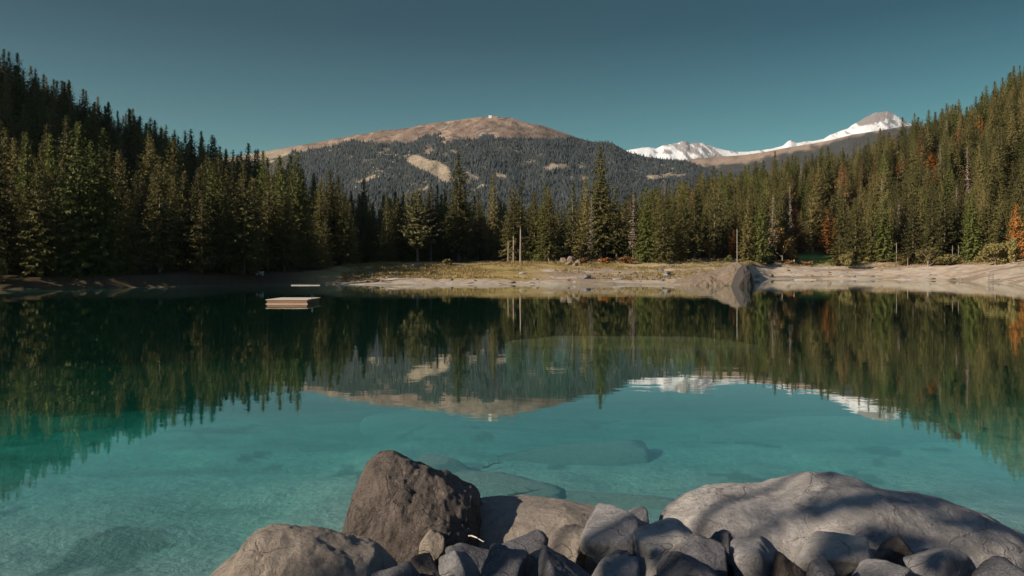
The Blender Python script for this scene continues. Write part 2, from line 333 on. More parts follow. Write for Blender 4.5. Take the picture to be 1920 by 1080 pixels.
# ------------------------------------------------------------------ lake
def build_water():
    m = bpy.data.materials.new('lake_water'); m.use_nodes = True; n = m.node_tree; n.nodes.clear()
    out = N(n, 'ShaderNodeOutputMaterial')
    geo = N(n, 'ShaderNodeNewGeometry')
    def mp(scale, detail, stretch, rough=0.5):
        mpn = N(n, 'ShaderNodeMapping'); mpn.inputs['Scale'].default_value = stretch; n.links.new(geo.outputs['Position'], mpn.inputs[0])
        x = N(n, 'ShaderNodeTexNoise'); n.links.new(mpn.outputs[0], x.inputs['Vector']); x.inputs['Scale'].default_value = scale
        x.inputs['Detail'].default_value = detail; x.inputs['Roughness'].default_value = rough; return x.outputs['Fac']
    a = mp(1.3, 3, (0.6, 1.0, 1)); b_ = mp(0.22, 2, (0.5, 1.0, 1))
    k = N(n, 'ShaderNodeMath', operation='MULTIPLY_ADD'); n.links.new(b_, k.inputs[0]); k.inputs[1].default_value = 3.0; n.links.new(a, k.inputs[2])
    bp = N(n, 'ShaderNodeBump'); bp.inputs['Strength'].default_value = 1.0; bp.inputs['Distance'].default_value = 0.0022
    n.links.new(k.outputs[0], bp.inputs['Height'])
    fr = N(n, 'ShaderNodeFresnel'); fr.inputs['IOR'].default_value = 1.33
    pw = N(n, 'ShaderNodeMath', operation='POWER'); n.links.new(fr.outputs[0], pw.inputs[0]); pw.inputs[1].default_value = 0.50
    # light entering from above is bent downwards, so seen from below the surface lets most of it pass
    sw = N(n, 'ShaderNodeMix', data_type='FLOAT'); n.links.new(geo.outputs['Backfacing'], sw.inputs[0]); n.links.new(pw.outputs[0], sw.inputs[2]); sw.inputs[3].default_value = 0.12
    gl = N(n, 'ShaderNodeBsdfGlossy'); gl.inputs['Roughness'].default_value = 0.012; gl.inputs['Color'].default_value = (0.93, 0.97, 0.95, 1)
    n.links.new(bp.outputs[0], gl.inputs['Normal'])
    tr = N(n, 'ShaderNodeBsdfTransparent'); tr.inputs['Color'].default_value = (0.95, 1, 1, 1)
    df = N(n, 'ShaderNodeBsdfDiffuse'); df.inputs['Color'].default_value = (0.005, 0.15, 0.105, 1)
    m1 = N(n, 'ShaderNodeMixShader'); m1.inputs[0].default_value = 0.13
    n.links.new(tr.outputs[0], m1.inputs[1]); n.links.new(df.outputs[0], m1.inputs[2])
    m2 = N(n, 'ShaderNodeMixShader'); n.links.new(sw.outputs[0], m2.inputs[0]); n.links.new(m1.outputs[0], m2.inputs[1]); n.links.new(gl.outputs[0], m2.inputs[2])
    n.links.new(m2.outputs[0], out.inputs['Surface'])
    va = N(n, 'ShaderNodeVolumeAbsorption'); va.inputs['Color'].default_value = (0.0, 0.88, 0.82, 1); va.inputs['Density'].default_value = 0.27
    n.links.new(va.outputs[0], out.inputs['Volume'])
    bm = bmesh.new(); bbox(bm, (0, 190, -6.0), (1000, 420, 12.0))
    tag(bm_obj('lake_water', bm, m), kind='structure')
build_water()

# ------------------------------------------------------------------ mountains
def mountain(name, prof, D0, Dr, z0, k, colour, mat, px0, px1, nc=420, nr=120, rough=0.05, seed=3, jag=0.0, back=0.5):
    prof = np.array(prof, float)
    px = np.linspace(px0, px1, nc); s = np.concatenate([np.linspace(0, 1, nr), 1 + np.linspace(0.02, back, 30)])
    PX, S = np.meshgrid(px, s); D = D0 + (Dr - D0) * S; X = (PX - 960) / F * D
    pr = np.interp(PX, prof[:, 0], prof[:, 1]); zr = C + (HY - pr) / F * Dr
    g = np.where(S <= 1, S ** k, 1 - ((S - 1) * 1.4) ** 1.2)
    sc = Dr / 3000.0
    nz = fbm(X / (260 * sc), D / (340 * sc), 0, 6, seed, 0.55); rid = 1 - np.abs(fbm(X / (170 * sc), D / (400 * sc), 0, 5, seed + 40, 0.55)) * 2
    env = np.clip(S * 3, 0, 1) * (np.clip((1 - S) * 5, 0, 1) * (1 - jag) + jag)
    Z = z0 + (zr - z0) * (g + env * rough * (nz + 0.7 * rid - 0.5))
    py = HY - (Z - C) / D * F
    cols = colour(PX, py, S, X, D, Z, nz, rid)
    V = np.stack([X, D, Z], -1).reshape(-1, 3)
    o = tag(obj(name, mesh_from(name, V, grid_faces(len(s), nc), mat, True, cols.reshape(-1, 3))), kind='structure')
    return PX, py, S, X, D, Z
def inpoly(px, py, poly):
    r = np.zeros(np.shape(px), bool); n = len(poly); j = n - 1
    for i in range(n):
        (xi, yi), (xj, yj) = poly[i], poly[j]
        c = ((yi > py) != (yj > py)) & (px < (xj - xi) * (py - yi) / (yj - yi + 1e-9) + xi); r ^= c; j = i
    return r
CLEAR = [[(762, 291), (778, 289), (800, 298), (826, 304), (845, 318), (854, 340), (836, 346), (816, 334), (798, 323), (778, 316), (762, 306)],
         [(798, 274), (815, 275), (820, 288), (800, 291)], [(1008, 312), (1030, 304), (1055, 305), (1066, 318), (1030, 322)],
         [(1080, 306), (1096, 303), (1094, 318), (1082, 316)], [(925, 322), (945, 326), (948, 334), (930, 332)], [(868, 318), (885, 326), (902, 336), (890, 338), (872, 330)],
         [(1210, 330), (1290, 324), (1290, 332), (1215, 338)], [(818, 262), (846, 260), (846, 266), (830, 269)]]
LINE = np.array([(-200, 330), (500, 300), (640, 268), (700, 267), (760, 271), (790, 260), (822, 256), (850, 262), (885, 266), (915, 254), (960, 257), (1010, 262), (1050, 256), (1075, 258), (1110, 262), (1180, 268), (1260, 284), (1700, 200)], float)
def treed(px, py, X, D):
    w = fbm(X / 45, D / 45, 0, 4, 91); w2 = fbm(X / 18, D / 18, 0, 3, 95)
    t = (py + w * 9 + w2 * 3) > np.interp(px, LINE[:, 0], LINE[:, 1])
    for p in CLEAR: t &= ~inpoly(px + w * 12 + w2 * 5, py + w * 5 + w2 * 2, p)
    w3 = fbm(X / 90, D / 150, 0, 3, 93)
    return t & (w2 + w3 * .8 > -0.60)
def col_brown(PX, py, S, X, D, Z, nz, rid):
    w = fbm(X / 60, D / 90, 0, 5, 97); v = fbm(X / 22, D / 22, 0, 4, 99)
    c = np.zeros(PX.shape + (3,)) + np.array((0.23, 0.16, 0.115))
    c = lerp(c, (0.36, 0.26, 0.185), sm(0.05, 0.4, w)); c = lerp(c, (0.12, 0.085, 0.07), sm(0.02, 0.3, v) * 0.85); c = lerp(c, (0.40, 0.27, 0.18), sm(0.86, 0.97, rid) * .6)
    c = lerp(c, (0.42, 0.38, 0.33), sm(0.5, 0.75, v + 0.3 * w))
    low = sm(275, 286, py); c = lerp(c, (0.33, 0.26, 0.18), low)
    return lerp(c, (0.045, 0.045, 0.035), treed(PX, py, X, D).astype(float) * 0.9)
BP = [(-400, 330), (200, 330), (400, 300), (520, 280), (600, 266), (660, 254), (690, 250), (715, 244), (742, 243), (770, 239), (800, 232), (840, 227), (880, 222), (905, 219), (935, 220), (960, 221),
      (985, 229), (1020, 236), (1060, 250), (1090, 261), (1112, 266), (1130, 265), (1150, 270), (1180, 286), (1210, 294), (1250, 299), (1290, 303), (1330, 318), (1500, 345), (1700, 380)]
bmn = mountain('brown_mountain', BP, 1500, 3000, 2, 1.25, col_brown, M['hill'], -300, 1700, 620, 200, 0.045, 3)
def col_ridge(PX, py, S, X, D, Z, nz, rid):
    v = fbm(X / 40, D / 40, 0, 4, 119)
    pr = np.interp(PX, [p[0] for p in RP], [p[1] for p in RP])
    d = py - pr; c = np.zeros(PX.shape + (3,)) + np.array((0.30, 0.215, 0.155)); c = lerp(c, (0.20, 0.15, 0.11), sm(0, 0.5, v))
    return lerp(c, (0.055, 0.052, 0.045), sm(6, 13, d + v * 9 + np.interp(PX, [1300, 1480, 1600], [-6, -2, 9])))
RP = [(1100, 330), (1180, 318), (1240, 306), (1260, 302), (1300, 298), (1350, 294), (1400, 290), (1440, 284), (1480, 276), (1520, 270), (1560, 262), (1600, 252), (1640, 246), (1700, 236), (1760, 240), (2100, 300)]
mountain('wooded_ridge', RP, 3300, 4300, 2, 1.1, col_ridge, M['hill'], 1080, 2150, 260, 60, 0.03, 13)
def col_snow(PX, py, S, X, D, Z, nz, rid):
    v = fbm(X / 90, Z / 40, D / 300, 5, 129); v2 = fbm(X / 38 + Z / 60, Z / 170, 0, 5, 133, .65)
    c = np.zeros(PX.shape + (3,)) + np.array((0.80, 0.79, 0.78))
    rock = sm(0.18, 0.30, v * .6 + 0.75 * v2 + .10 * rid) * .85
    rock = np.maximum(rock, sm(0, 1, (inpoly(PX + v * 10, py + v2 * 4, [(1600, 226), (1622, 216), (1640, 212), (1662, 208), (1660, 226), (1636, 232), (1610, 238)])).astype(float)) * 0.9)
    rock = np.maximum(rock, inpoly(PX + v * 8, py + v2 * 3, [(1272, 270), (1285, 264), (1292, 268), (1284, 277), (1268, 280)]).astype(float) * 0.8)
    return lerp(c, (0.22, 0.18, 0.165), rock)
SP = [(1000, 330), (1120, 300), (1160, 288), (1176, 281), (1190, 279), (1204, 276), (1218, 275), (1230, 278), (1242, 272), (1256, 270), (1270, 268), (1280, 264), (1286, 263), (1294, 268), (1306, 265), (1316, 265), (1330, 271),
      (1345, 277), (1360, 281), (1380, 284), (1400, 284), (1425, 281), (1450, 277), (1468, 272), (1478, 263), (1484, 262), (1494, 267), (1512, 264), (1530, 260), (1545, 258), (1556, 251), (1575, 244), (1590, 240),
      (1604, 231), (1622, 220), (1640, 212), (1655, 209), (1664, 208), (1674, 213), (1688, 221), (1700, 228), (1740, 245), (1800, 270), (1900, 290), (2000, 310)]
mountain('snowy_range', SP, 4800, 6500, 2, 1.15, col_snow, M['snow'], 1000, 2000, 900, 130, 0.075, 23, 0.22)

def far_forest():
    rng = np.random.default_rng(5); n = 34000
    s = rng.uniform(0.06, 0.985, n * 2) ** 0.8; px = rng.uniform(540, 1400, n * 2)
    PX, PY, S, X, D, Z = bmn
    nrow = 200; fi = np.clip(s * (nrow - 1), 0, nrow - 1.001); fj = (px + 300) / 2000 * 619
    i, j = fi.astype(int), fj.astype(int); a, b = fi - i, fj - j
    def smp(A): return (A[i, j] * (1 - a) * (1 - b) + A[i + 1, j] * a * (1 - b) + A[i, j + 1] * (1 - a) * b + A[i + 1, j + 1] * a * b)
    x, d, z, p = smp(X), smp(D), smp(Z), smp(PY)
    ok = treed(px, p, x, d) & (p < 440); x, d, z = x[ok][:n], d[ok][:n], z[ok][:n]; n = len(x)
    h = rng.uniform(6, 15, n) * (1 + .35 * fbm(x / 60, d / 60, 0, 3, 7)); r = h * rng.uniform(0.19, 0.28, n); k = 5
    ang = rng.uniform(0, 6.28, n)[:, None] + np.arange(k)[None] * 2 * math.pi / k
    base = np.stack([x[:, None] + r[:, None] * np.cos(ang), d[:, None] + r[:, None] * np.sin(ang), (z - 1)[:, None] + 0 * ang], -1)
    top = np.stack([x, d, z + h], -1)[:, None, :]
    V = np.concatenate([base, top], 1).reshape(-1, 3); o = (np.arange(n) * (k + 1))[:, None]
    Fc = np.stack([np.stack([o[:, 0] + q, o[:, 0] + (q + 1) % k, o[:, 0] + k], -1) for q in range(k)], 1).reshape(-1, 3)
    tag(obj('mountain_forest', mesh_from('mountain_forest', V, Fc, M['far_tree'])), 'dark blue green conifer forest covering the far mountain below its brown top', 'forest', kind='stuff')
far_forest()

def summit_station():
    x, y, z = P(921, 219.5, 2990); t = empty('mountain_station', (x, y, z - 4), 0, 'small white building on the summit of the brown mountain', 'building')
    bm = bmesh.new(); bbox(bm, (-4, 0, 3), (11, 10, 10)); bm_obj('wall', bm, M['whitewash'], t)
    bm = bmesh.new(); bbox(bm, (-4, 0, 8.8), (13, 12, 1.4)); bm_obj('roof', bm, M['whitewash'], t)
    bm = bmesh.new(); bbox(bm, (14, 0, 2.5), (22, 9, 8)); w = bm_obj('annex', bm, M['crag'], t)
    bm = bmesh.new(); tube(bm, (9, 0, 0), (9, 0, 14), 0.6, 0.5); bm_obj('mast', bm, M['metal'], t)
summit_station()

# ------------------------------------------------------------------ tree shapes
def spray_tris(rng, pts, dirs, side, L, Wd, droop, out):
    """three ragged triangles at each branch point: left, right and hanging"""
    n = len(pts)
    for k in range(3):
        s = (1, -1, 0)[k]
        d = dirs * rng.uniform(0.3, 0.9, (n, 1)) + side * s * rng.uniform(0.5, 1.0, (n, 1)) + rng.normal(0, 0.18, (n, 3))
        d[:, 2] -= droop * rng.uniform(0.3, 1.1, n) * (2.2 if k == 2 else 1)
        d /= np.linalg.norm(d, axis=1, keepdims=True)
        l = (L * rng.uniform(0.6, 1.25, n))[:, None]; w = (Wd * rng.uniform(0.6, 1.3, n))[:, None]
        up = np.cross(d, side + rng.normal(0, 0.4, (n, 3))); up /= np.linalg.norm(up, axis=1, keepdims=True) + 1e-6
        sd = np.cross(d, up)
        q = rng.normal(0, 0.8, (n, 1)); wv = sd * np.cos(q) + up * np.sin(q)
        a = pts - d * l * 0.15
        out.append(np.stack([a, a + d * l * 0.55 + wv * w, a + d * l], 1)); out.append(np.stack([a, a + d * l, a + d * l * 0.45 - wv * w], 1))
def crown_mesh(name, mat, seed, H=27, Rm=3.4, cb=0.08, gap=0.5, nb=7, droop=0.35, shape=0.85, Ls=0.62, ragged=0.3, layered=False, lean=0.0):
    rng = np.random.default_rng(seed); out = []; h = cb * H
    while h < H - 0.5:
        u = (h / H - cb) / (1 - cb); r = Rm * min(1.0, (1 - u) ** shape * 1.12) * min(1.0, 0.62 + u * 3.5) + 0.06
        r *= rng.uniform(1 - ragged, 1 + ragged * 0.6)
        n = max(3, int(nb * (0.55 + 0.45 * (1 - u)) + rng.uniform(-1, 1)))
        a0 = rng.uniform(0, 6.28)
        for i in range(n):
            if rng.random() < 0.10: continue
            a = a0 + i * 6.283 / n + rng.normal(0, 0.25); l = r * rng.uniform(0.65, 1.15)
            d = np.array([math.cos(a), math.sin(a), 0.0]); m = max(2, int(l / (0.42 if not layered else 0.38)))
            f = np.linspace(0.22 if l > 1 else 0.1, 1, m) + rng.normal(0, 0.03, m)
            rise = (0.35 * u * l) if not layered else 0.08 * l
            z = h + f * rise - droop * l * (f ** 1.3) * (1 - 0.75 * u) + 0.12 * l * f ** 4
            pts = np.stack([d[0] * l * f + lean * h * 0, d[1] * l * f, z], 1) + rng.normal(0, 0.06, (m, 3))
            dirs = np.tile(d, (m, 1)); side = np.tile([-d[1], d[0], 0.0], (m, 1))
            spray_tris(rng, pts, dirs, side, Ls * (0.75 + 0.5 * (1 - f)) * (0.40 + 0.65 * (1 - u) ** .7), (0.26 if not layered else .3) * (0.75 + 0.4 * (1 - f)) * (0.40 + 0.65 * (1 - u) ** .7), 0.25 if layered else 0.55, out)
        h += gap * rng.uniform(0.75, 1.3) * (0.62 + 0.38 * (1 - u))
    T = np.concatenate(out); V = T.reshape(-1, 3); V[:, 2] = np.minimum(V[:, 2], H + 0.4)
    return mesh_from(name, V, np.arange(len(V)).reshape(-1, 3), mat)
def trunk_mesh(name, mat, H, r0, seed=0, limbs=None):
    bm = bmesh.new(); rng = random.Random(seed); n = 7; p = Vector((0, 0, -0.6)); r = r0 * 1.25
    for i in range(n):
        q = Vector((rng.uniform(-.06, .06), rng.uniform(-.06, .06), H * 0.97 * (i + 1) / n)); r2 = r0 * (1 - 0.93 * (i + 1) / n)
        tube(bm, p, q, r, r2, 7); p, r = q, r2
    for (a, b, ra, rb) in (limbs or []): tube(bm, a, b, ra, rb, 5)
    me = bpy.data.meshes.new(name); bm.to_mesh(me); bm.free(); me.materials.append(mat); return me
def leafy_mesh(name, mat, seed, H, Rm, z0, n=3200, squash=1.0, size=0.34, lobes=12):
    """round crown from many leaf clumps gathered in uneven lobes"""
    rng = np.random.default_rng(seed); cz = (H + z0) / 2; hz = (H - z0) / 2
    cs = []
    for i in range(lobes):
        v = rng.normal(0, 1, 3); v /= np.linalg.norm(v); cs.append((v * np.array([Rm * .62, Rm * .62, hz * .66]) * rng.uniform(.55, 1.1), rng.uniform(.28, .5)))
    idx = rng.integers(0, lobes, n); c = np.array([cs[i][0] for i in idx]); s = np.array([cs[i][1] for i in idx])[:, None]
    v = rng.normal(0, 1, (n, 3)); v /= np.linalg.norm(v, axis=1, keepdims=True)
    p = c + v * s * np.array([Rm, Rm, hz * 0.95]) * (rng.uniform(0.35, 1, (n, 1)) ** 0.5); p[:, 2] += cz; p[:, 2] = np.maximum(p[:, 2], z0 * 0.8)
    d = rng.normal(0, 1, (n, 3)); d /= np.linalg.norm(d, axis=1, keepdims=True); e_ = np.cross(d, rng.normal(0, 1, (n, 3))); e_ /= np.linalg.norm(e_, axis=1, keepdims=True)
    l = size * rng.uniform(.6, 1.4, (n, 1)); T = np.stack([p - d * l, p + e_ * l * .8, p + d * l, p - e_ * l * .8], 1).reshape(-1, 3)
    return mesh_from(name, T, np.arange(len(T)).reshape(-1, 4), mat)

SPR = []                                                    # (crown mesh, trunk mesh, height, radius)
for i, (H, Rm, cb, gap, nb, dr, shp, rg, mt) in enumerate([
        (25, 4.7, .06, .55, 7, .42, .82, .30, 'needle'), (24, 4.1, .10, .50, 6, .50, .75, .35, 'needle'), (27, 5.0, .05, .60, 7, .38, .9, .32, 'needle'),
        (23, 3.5, .14, .55, 6, .55, .7, .40, 'needle'), (26, 4.5, .04, .50, 7, .45, .8, .28, 'needle_green'), (21, 4.5, .08, .60, 6, .30, .88, .40, 'needle')]):
    SPR.append((crown_mesh('spruce_crown', M[mt], 100 + i, H, Rm, cb, gap, nb + 1, dr, shp, 0.95, rg), trunk_mesh('spruce_trunk', M['bark'], H, 0.30, i), H, Rm))
BARE = (crown_mesh('bare_crown', M['needle'], 140, 27, 2.3, .45, .55, 6, .45, .55, 0.62, .4), trunk_mesh('bare_trunk', M['bark_pale'], 27, 0.27, 7), 27, 2.3)
PINE = (crown_mesh('pine_crown', M['pine'], 150, 22, 5.6, .21, .72, 12, .10, .55, 1.0, .35, True), trunk_mesh('pine_trunk', M['bark_pale'], 22, 0.34, 8), 22, 5.6)
PINE2 = (crown_mesh('pine_crown', M['needle'], 151, 23, 3.6, .24, .65, 10, .16, .6, 0.8, .35, True), trunk_mesh('pine_trunk', M['bark_pale'], 23, 0.30, 9), 23, 3.6)
GIANT = (crown_mesh('giant_crown', M['needle'], 160, 33, 4.8, .09, .60, 9, .30, .72, 0.95, .45), trunk_mesh('giant_trunk', M['bark'], 33, 0.45, 10), 33, 4.4)
GIANT2 = (crown_mesh('giant_crown', M['needle'], 161, 33, 5.6, .10, .55, 10, .36, .78, 0.95, .35), trunk_mesh('giant_trunk', M['bark_pale'], 33, 0.48, 11), 33, 5.4)
LARCH = (crown_mesh('larch_crown', M['orange'], 170, 18, 3.2, .10, .45, 8, .10, .75, 0.75, .4), trunk_mesh('larch_trunk', M['bark_pale'], 18, 0.22, 12), 18, 2.7)
RLARCH = (crown_mesh('rust_crown', M['rust'], 171, 15, 3.0, .08, .45, 8, .10, .7, 0.75, .4), trunk_mesh('larch_trunk', M['bark_pale'], 15, 0.2, 13), 15, 2.6)
def limbs_for(H, Rm, z0, seed):
    r = random.Random(seed); L = []
    for i in range(9):
        a = r.uniform(0, 6.28); z = z0 + (H * .6 - z0) * r.random(); L.append(((0, 0, z * .7), (math.cos(a) * Rm * .7, math.sin(a) * Rm * .7, z + Rm * .45), .10, .02))
    return L
ROUND = {}
def round_tree(mat, seed, H, Rm, z0, n):
    k = (mat, seed)
    if k not in ROUND: ROUND[k] = (leafy_mesh('leafy_crown', M[mat], seed, H, Rm, z0, n), trunk_mesh('leafy_trunk', M['bark_pale'], H * .8, .18, seed, limbs_for(H, Rm, z0, seed)), H, Rm)
    return ROUND[k]

occupied = []
def put_tree(spec, x, y, z, H=None, Rw=None, label='', cat='tree', name='spruce_tree', group=None, rz=None):
    cm, tm, H0, R0 = spec; s = (H or H0) / H0; w = (Rw / R0) if Rw else s
    t = empty(name, (x, y, z), 0, label, cat, group)
    rz = random.uniform(0, 6.28) if rz is None else rz
    a = obj('trunk', tm, t); a.scale = (w * .5 + s * .5, w * .5 + s * .5, s)
    b = obj('crown', cm, t); b.scale = (w, w, s); b.rotation_euler = (0, 0, rz)
    return t
def hero(px, base, top, wpx, spec, label, name='spruce_tree', D=None, cat='tree', group=None):
    if D is None: x, y, z = on_ground(px, base)
    else: x, y = (px - 960) / F * D, D; z = gz(x, y)
    H = (HY - top) / F * y + C - z; occupied.append((x, y, wpx / F * y * 0.42, px, wpx))
    return put_tree(spec, x, y, z - 0.1, H, wpx / 2 / F * y, label, cat, name, group)
random.seed(4)
S_ = SPR
hero(783, 492, 350, 76, PINE, 'lone olive pine with layered branches and bare pale trunk at the meadow edge', 'pine_tree')
hero(808, 490, 345, 44, PINE2, 'dark pine with thin bare trunk just right of the lone layered pine', 'pine_tree')
hero(834, 488, 352, 34, S_[4], 'slender green spruce left of the tall pointed spruce')
hero(860, 491, 283, 66, GIANT, 'tallest spruce left of centre with sparse ragged pointed top')
hero(872, 489, 345, 34, S_[3], 'narrow spruce close against the right of the tallest ragged spruce')
hero(896, 488, 352, 34, S_[1], 'slim olive spruce behind the orange larch at the meadow')
hero(925, 487, 318, 50, S_[2], 'broad dark spruce with high pointed top right of the orange larch')
hero(906, 485, 402, 34, LARCH, 'orange brown larch with pale trunk glowing between dark spruces', 'larch_tree')
hero(953, 492, 395, 30, BARE, 'thin spruce with long dark bare trunk, left of the two pale trunks')
hero(963, 490, 368, 38, BARE, 'spruce with long pale bare trunk, left one of the pale pair')
hero(976, 492, 335, 36, BARE, 'dark topped spruce with pale bare trunk, right one of the pale pair')
hero(1002, 486, 356, 50, S_[0], 'dark spruce casting shade right of the pale bare trunks')
hero(1042, 482, 430, 34, RLARCH, 'small rusty larch in front of the green spruces', 'larch_tree')
hero(1030, 484, 352, 40, S_[1], 'green spruce behind the small rusty larch')
hero(1074, 486, 332, 48, S_[5], 'full olive spruce left of the giant central spruce')
hero(1098, 487, 320, 46, S_[2], 'tall spruce touching the left side of the giant central spruce')
hero(1126, 489, 270, 78, GIANT2, 'giant broad spruce, the tallest of the centre forest')
hero(1156, 488, 345, 40, S_[3], 'narrow spruce touching the right side of the giant central spruce')
hero(1182, 489, 352, 38, S_[1], 'slim spruce between the giant spruce and the full green shore spruce')
hero(1212, 492, 345, 54, S_[4], 'full green spruce reaching to the ground near the red shrubs')
hero(1243, 494, 360, 48, S_[0], 'dark shaded spruce right of the full green shore spruce')
hero(1272, 492, 366, 44, S_[2], 'dark spruce casting a black shadow over the rock outcrop grass')
hero(1302, 488, 372, 40, S_[3], 'olive spruce left of the small golden trees')
hero(1340, 482, 350, 44, S_[5], 'olive spruce behind the small golden trees')
hero(1376, 484, 428, 24, LARCH, 'small bright orange larch beside the thin tall pole', 'larch_tree')
hero(1330, 484, 445, 26, round_tree('gold', 31, 8, 2.6, 1.0, 2200), 'low golden broadleaf tree left of the bright orange larch', 'broadleaf_tree')
hero(1402, 489, 375, 40, S_[0], 'olive spruce standing just right of the thin tall pole')
hero(1427, 490, 362, 40, S_[4], 'tall green spruce left of the round golden tree')
hero(1448, 490, 425, 22, S_[5], 'small dark spruce in front of the round golden tree')
hero(1467, 488, 424, 58, round_tree('gold', 32, 12, 5.4, 1.5, 4200), 'large round golden brown broadleaf tree by the shed', 'broadleaf_tree')
hero(1485, 492, 462, 30, round_tree('rust', 33, 6, 3.0, 0.3, 2000), 'rusty bush under the round golden tree', 'bush', cat='bush')
hero(1502, 472, 392, 40, S_[2], 'dark spruce rising behind the wooden shed', D=309)
hero(1552, 473, 388, 40, LARCH, 'vivid orange larch above the green lawn', 'larch_tree', D=306)
hero(1574, 498, 436, 56, S_[5], 'greyish low broad spruce at the right of the lawn')
hero(1604, 491, 372, 56, S_[2], 'broad olive spruce right of the greyish lawn spruce')
hero(1590, 503, 470, 34, round_tree('olive', 34, 6, 3.4, 0.2, 2000), 'grey green bush spilling onto the pale beach below the lawn', 'bush', cat='bush')
hero(1633, 490, 360, 38, S_[0], 'slim spruce between two broad olive spruces on the beach edge')
hero(1656, 491, 352, 48, S_[4], 'broad green spruce left of the standing dead trunk')
hero(1712, 496, 362, 54, S_[2], 'wide spruce with low branches right of the standing dead trunk')
hero(1748, 494, 350, 48, S_[0], 'dark spruce left of the pair of thin pale trunks')
hero(1740, 500, 458, 46, round_tree('olive', 35, 7, 4.2, 0.3, 2400), 'low dark bush at the beach edge beneath the dark spruce', 'bush', cat='bush')
hero(1776, 498, 474, 52, round_tree('olive', 36, 5, 4.6, 0.2, 2400), 'low tan bush mound left of the big round bush', 'bush', cat='bush')
hero(1822, 490, 352, 48, S_[4], 'tall green spruce behind the left of the big round bush')
hero(1866, 498, 446, 62, round_tree('olive', 37, 8, 4.8, 0.4, 5200), 'big round olive bush on the right shore', 'bush', cat='bush')
hero(1905, 490, 378, 30, LARCH, 'orange larch at the right edge behind the round bush', 'larch_tree')
hero(1900, 492, 440, 30, round_tree('olive', 38, 7, 2.6, 0.3, 2000), 'small green broadleaf tree at the right edge of the shore', 'broadleaf_tree')
hero(610, 505, 402, 40, S_[5], 'sunlit spruce standing alone in the dark of the left forest')
hero(692, 492, 380, 36, S_[4], 'faintly sunlit slim spruce at the dark left end of the meadow')
for (px, py, w, h, sp_, lb) in [(1688, 318, 22, 38, LARCH, 'small orange larch high on the right hillside, left of its twin'), (1746, 305, 26, 42, LARCH, 'orange larch high on the right hillside, brightest one near the ridge'),
                           (1492, 405, 24, 40, RLARCH, 'rusty larch midway up the slope above the dark shed spruce'), (1806, 330, 24, 36, RLARCH, 'rusty larch near the right end of the high slope'),
                           (1562, 372, 30, 34, RLARCH, 'rusty larch midway up the slope above the vivid orange larch'), (1612, 370, 20, 36, RLARCH, 'narrow rusty larch on the mid slope, above the broad beach spruces'),
                           (1898, 322, 26, 44, RLARCH, 'brown larch high at the right edge of the hillside')]:
    x, y, z = on_ground(px, py + 14); hero(px, py + 14, py - h * .5, w, sp_, lb, 'larch_tree', D=y)

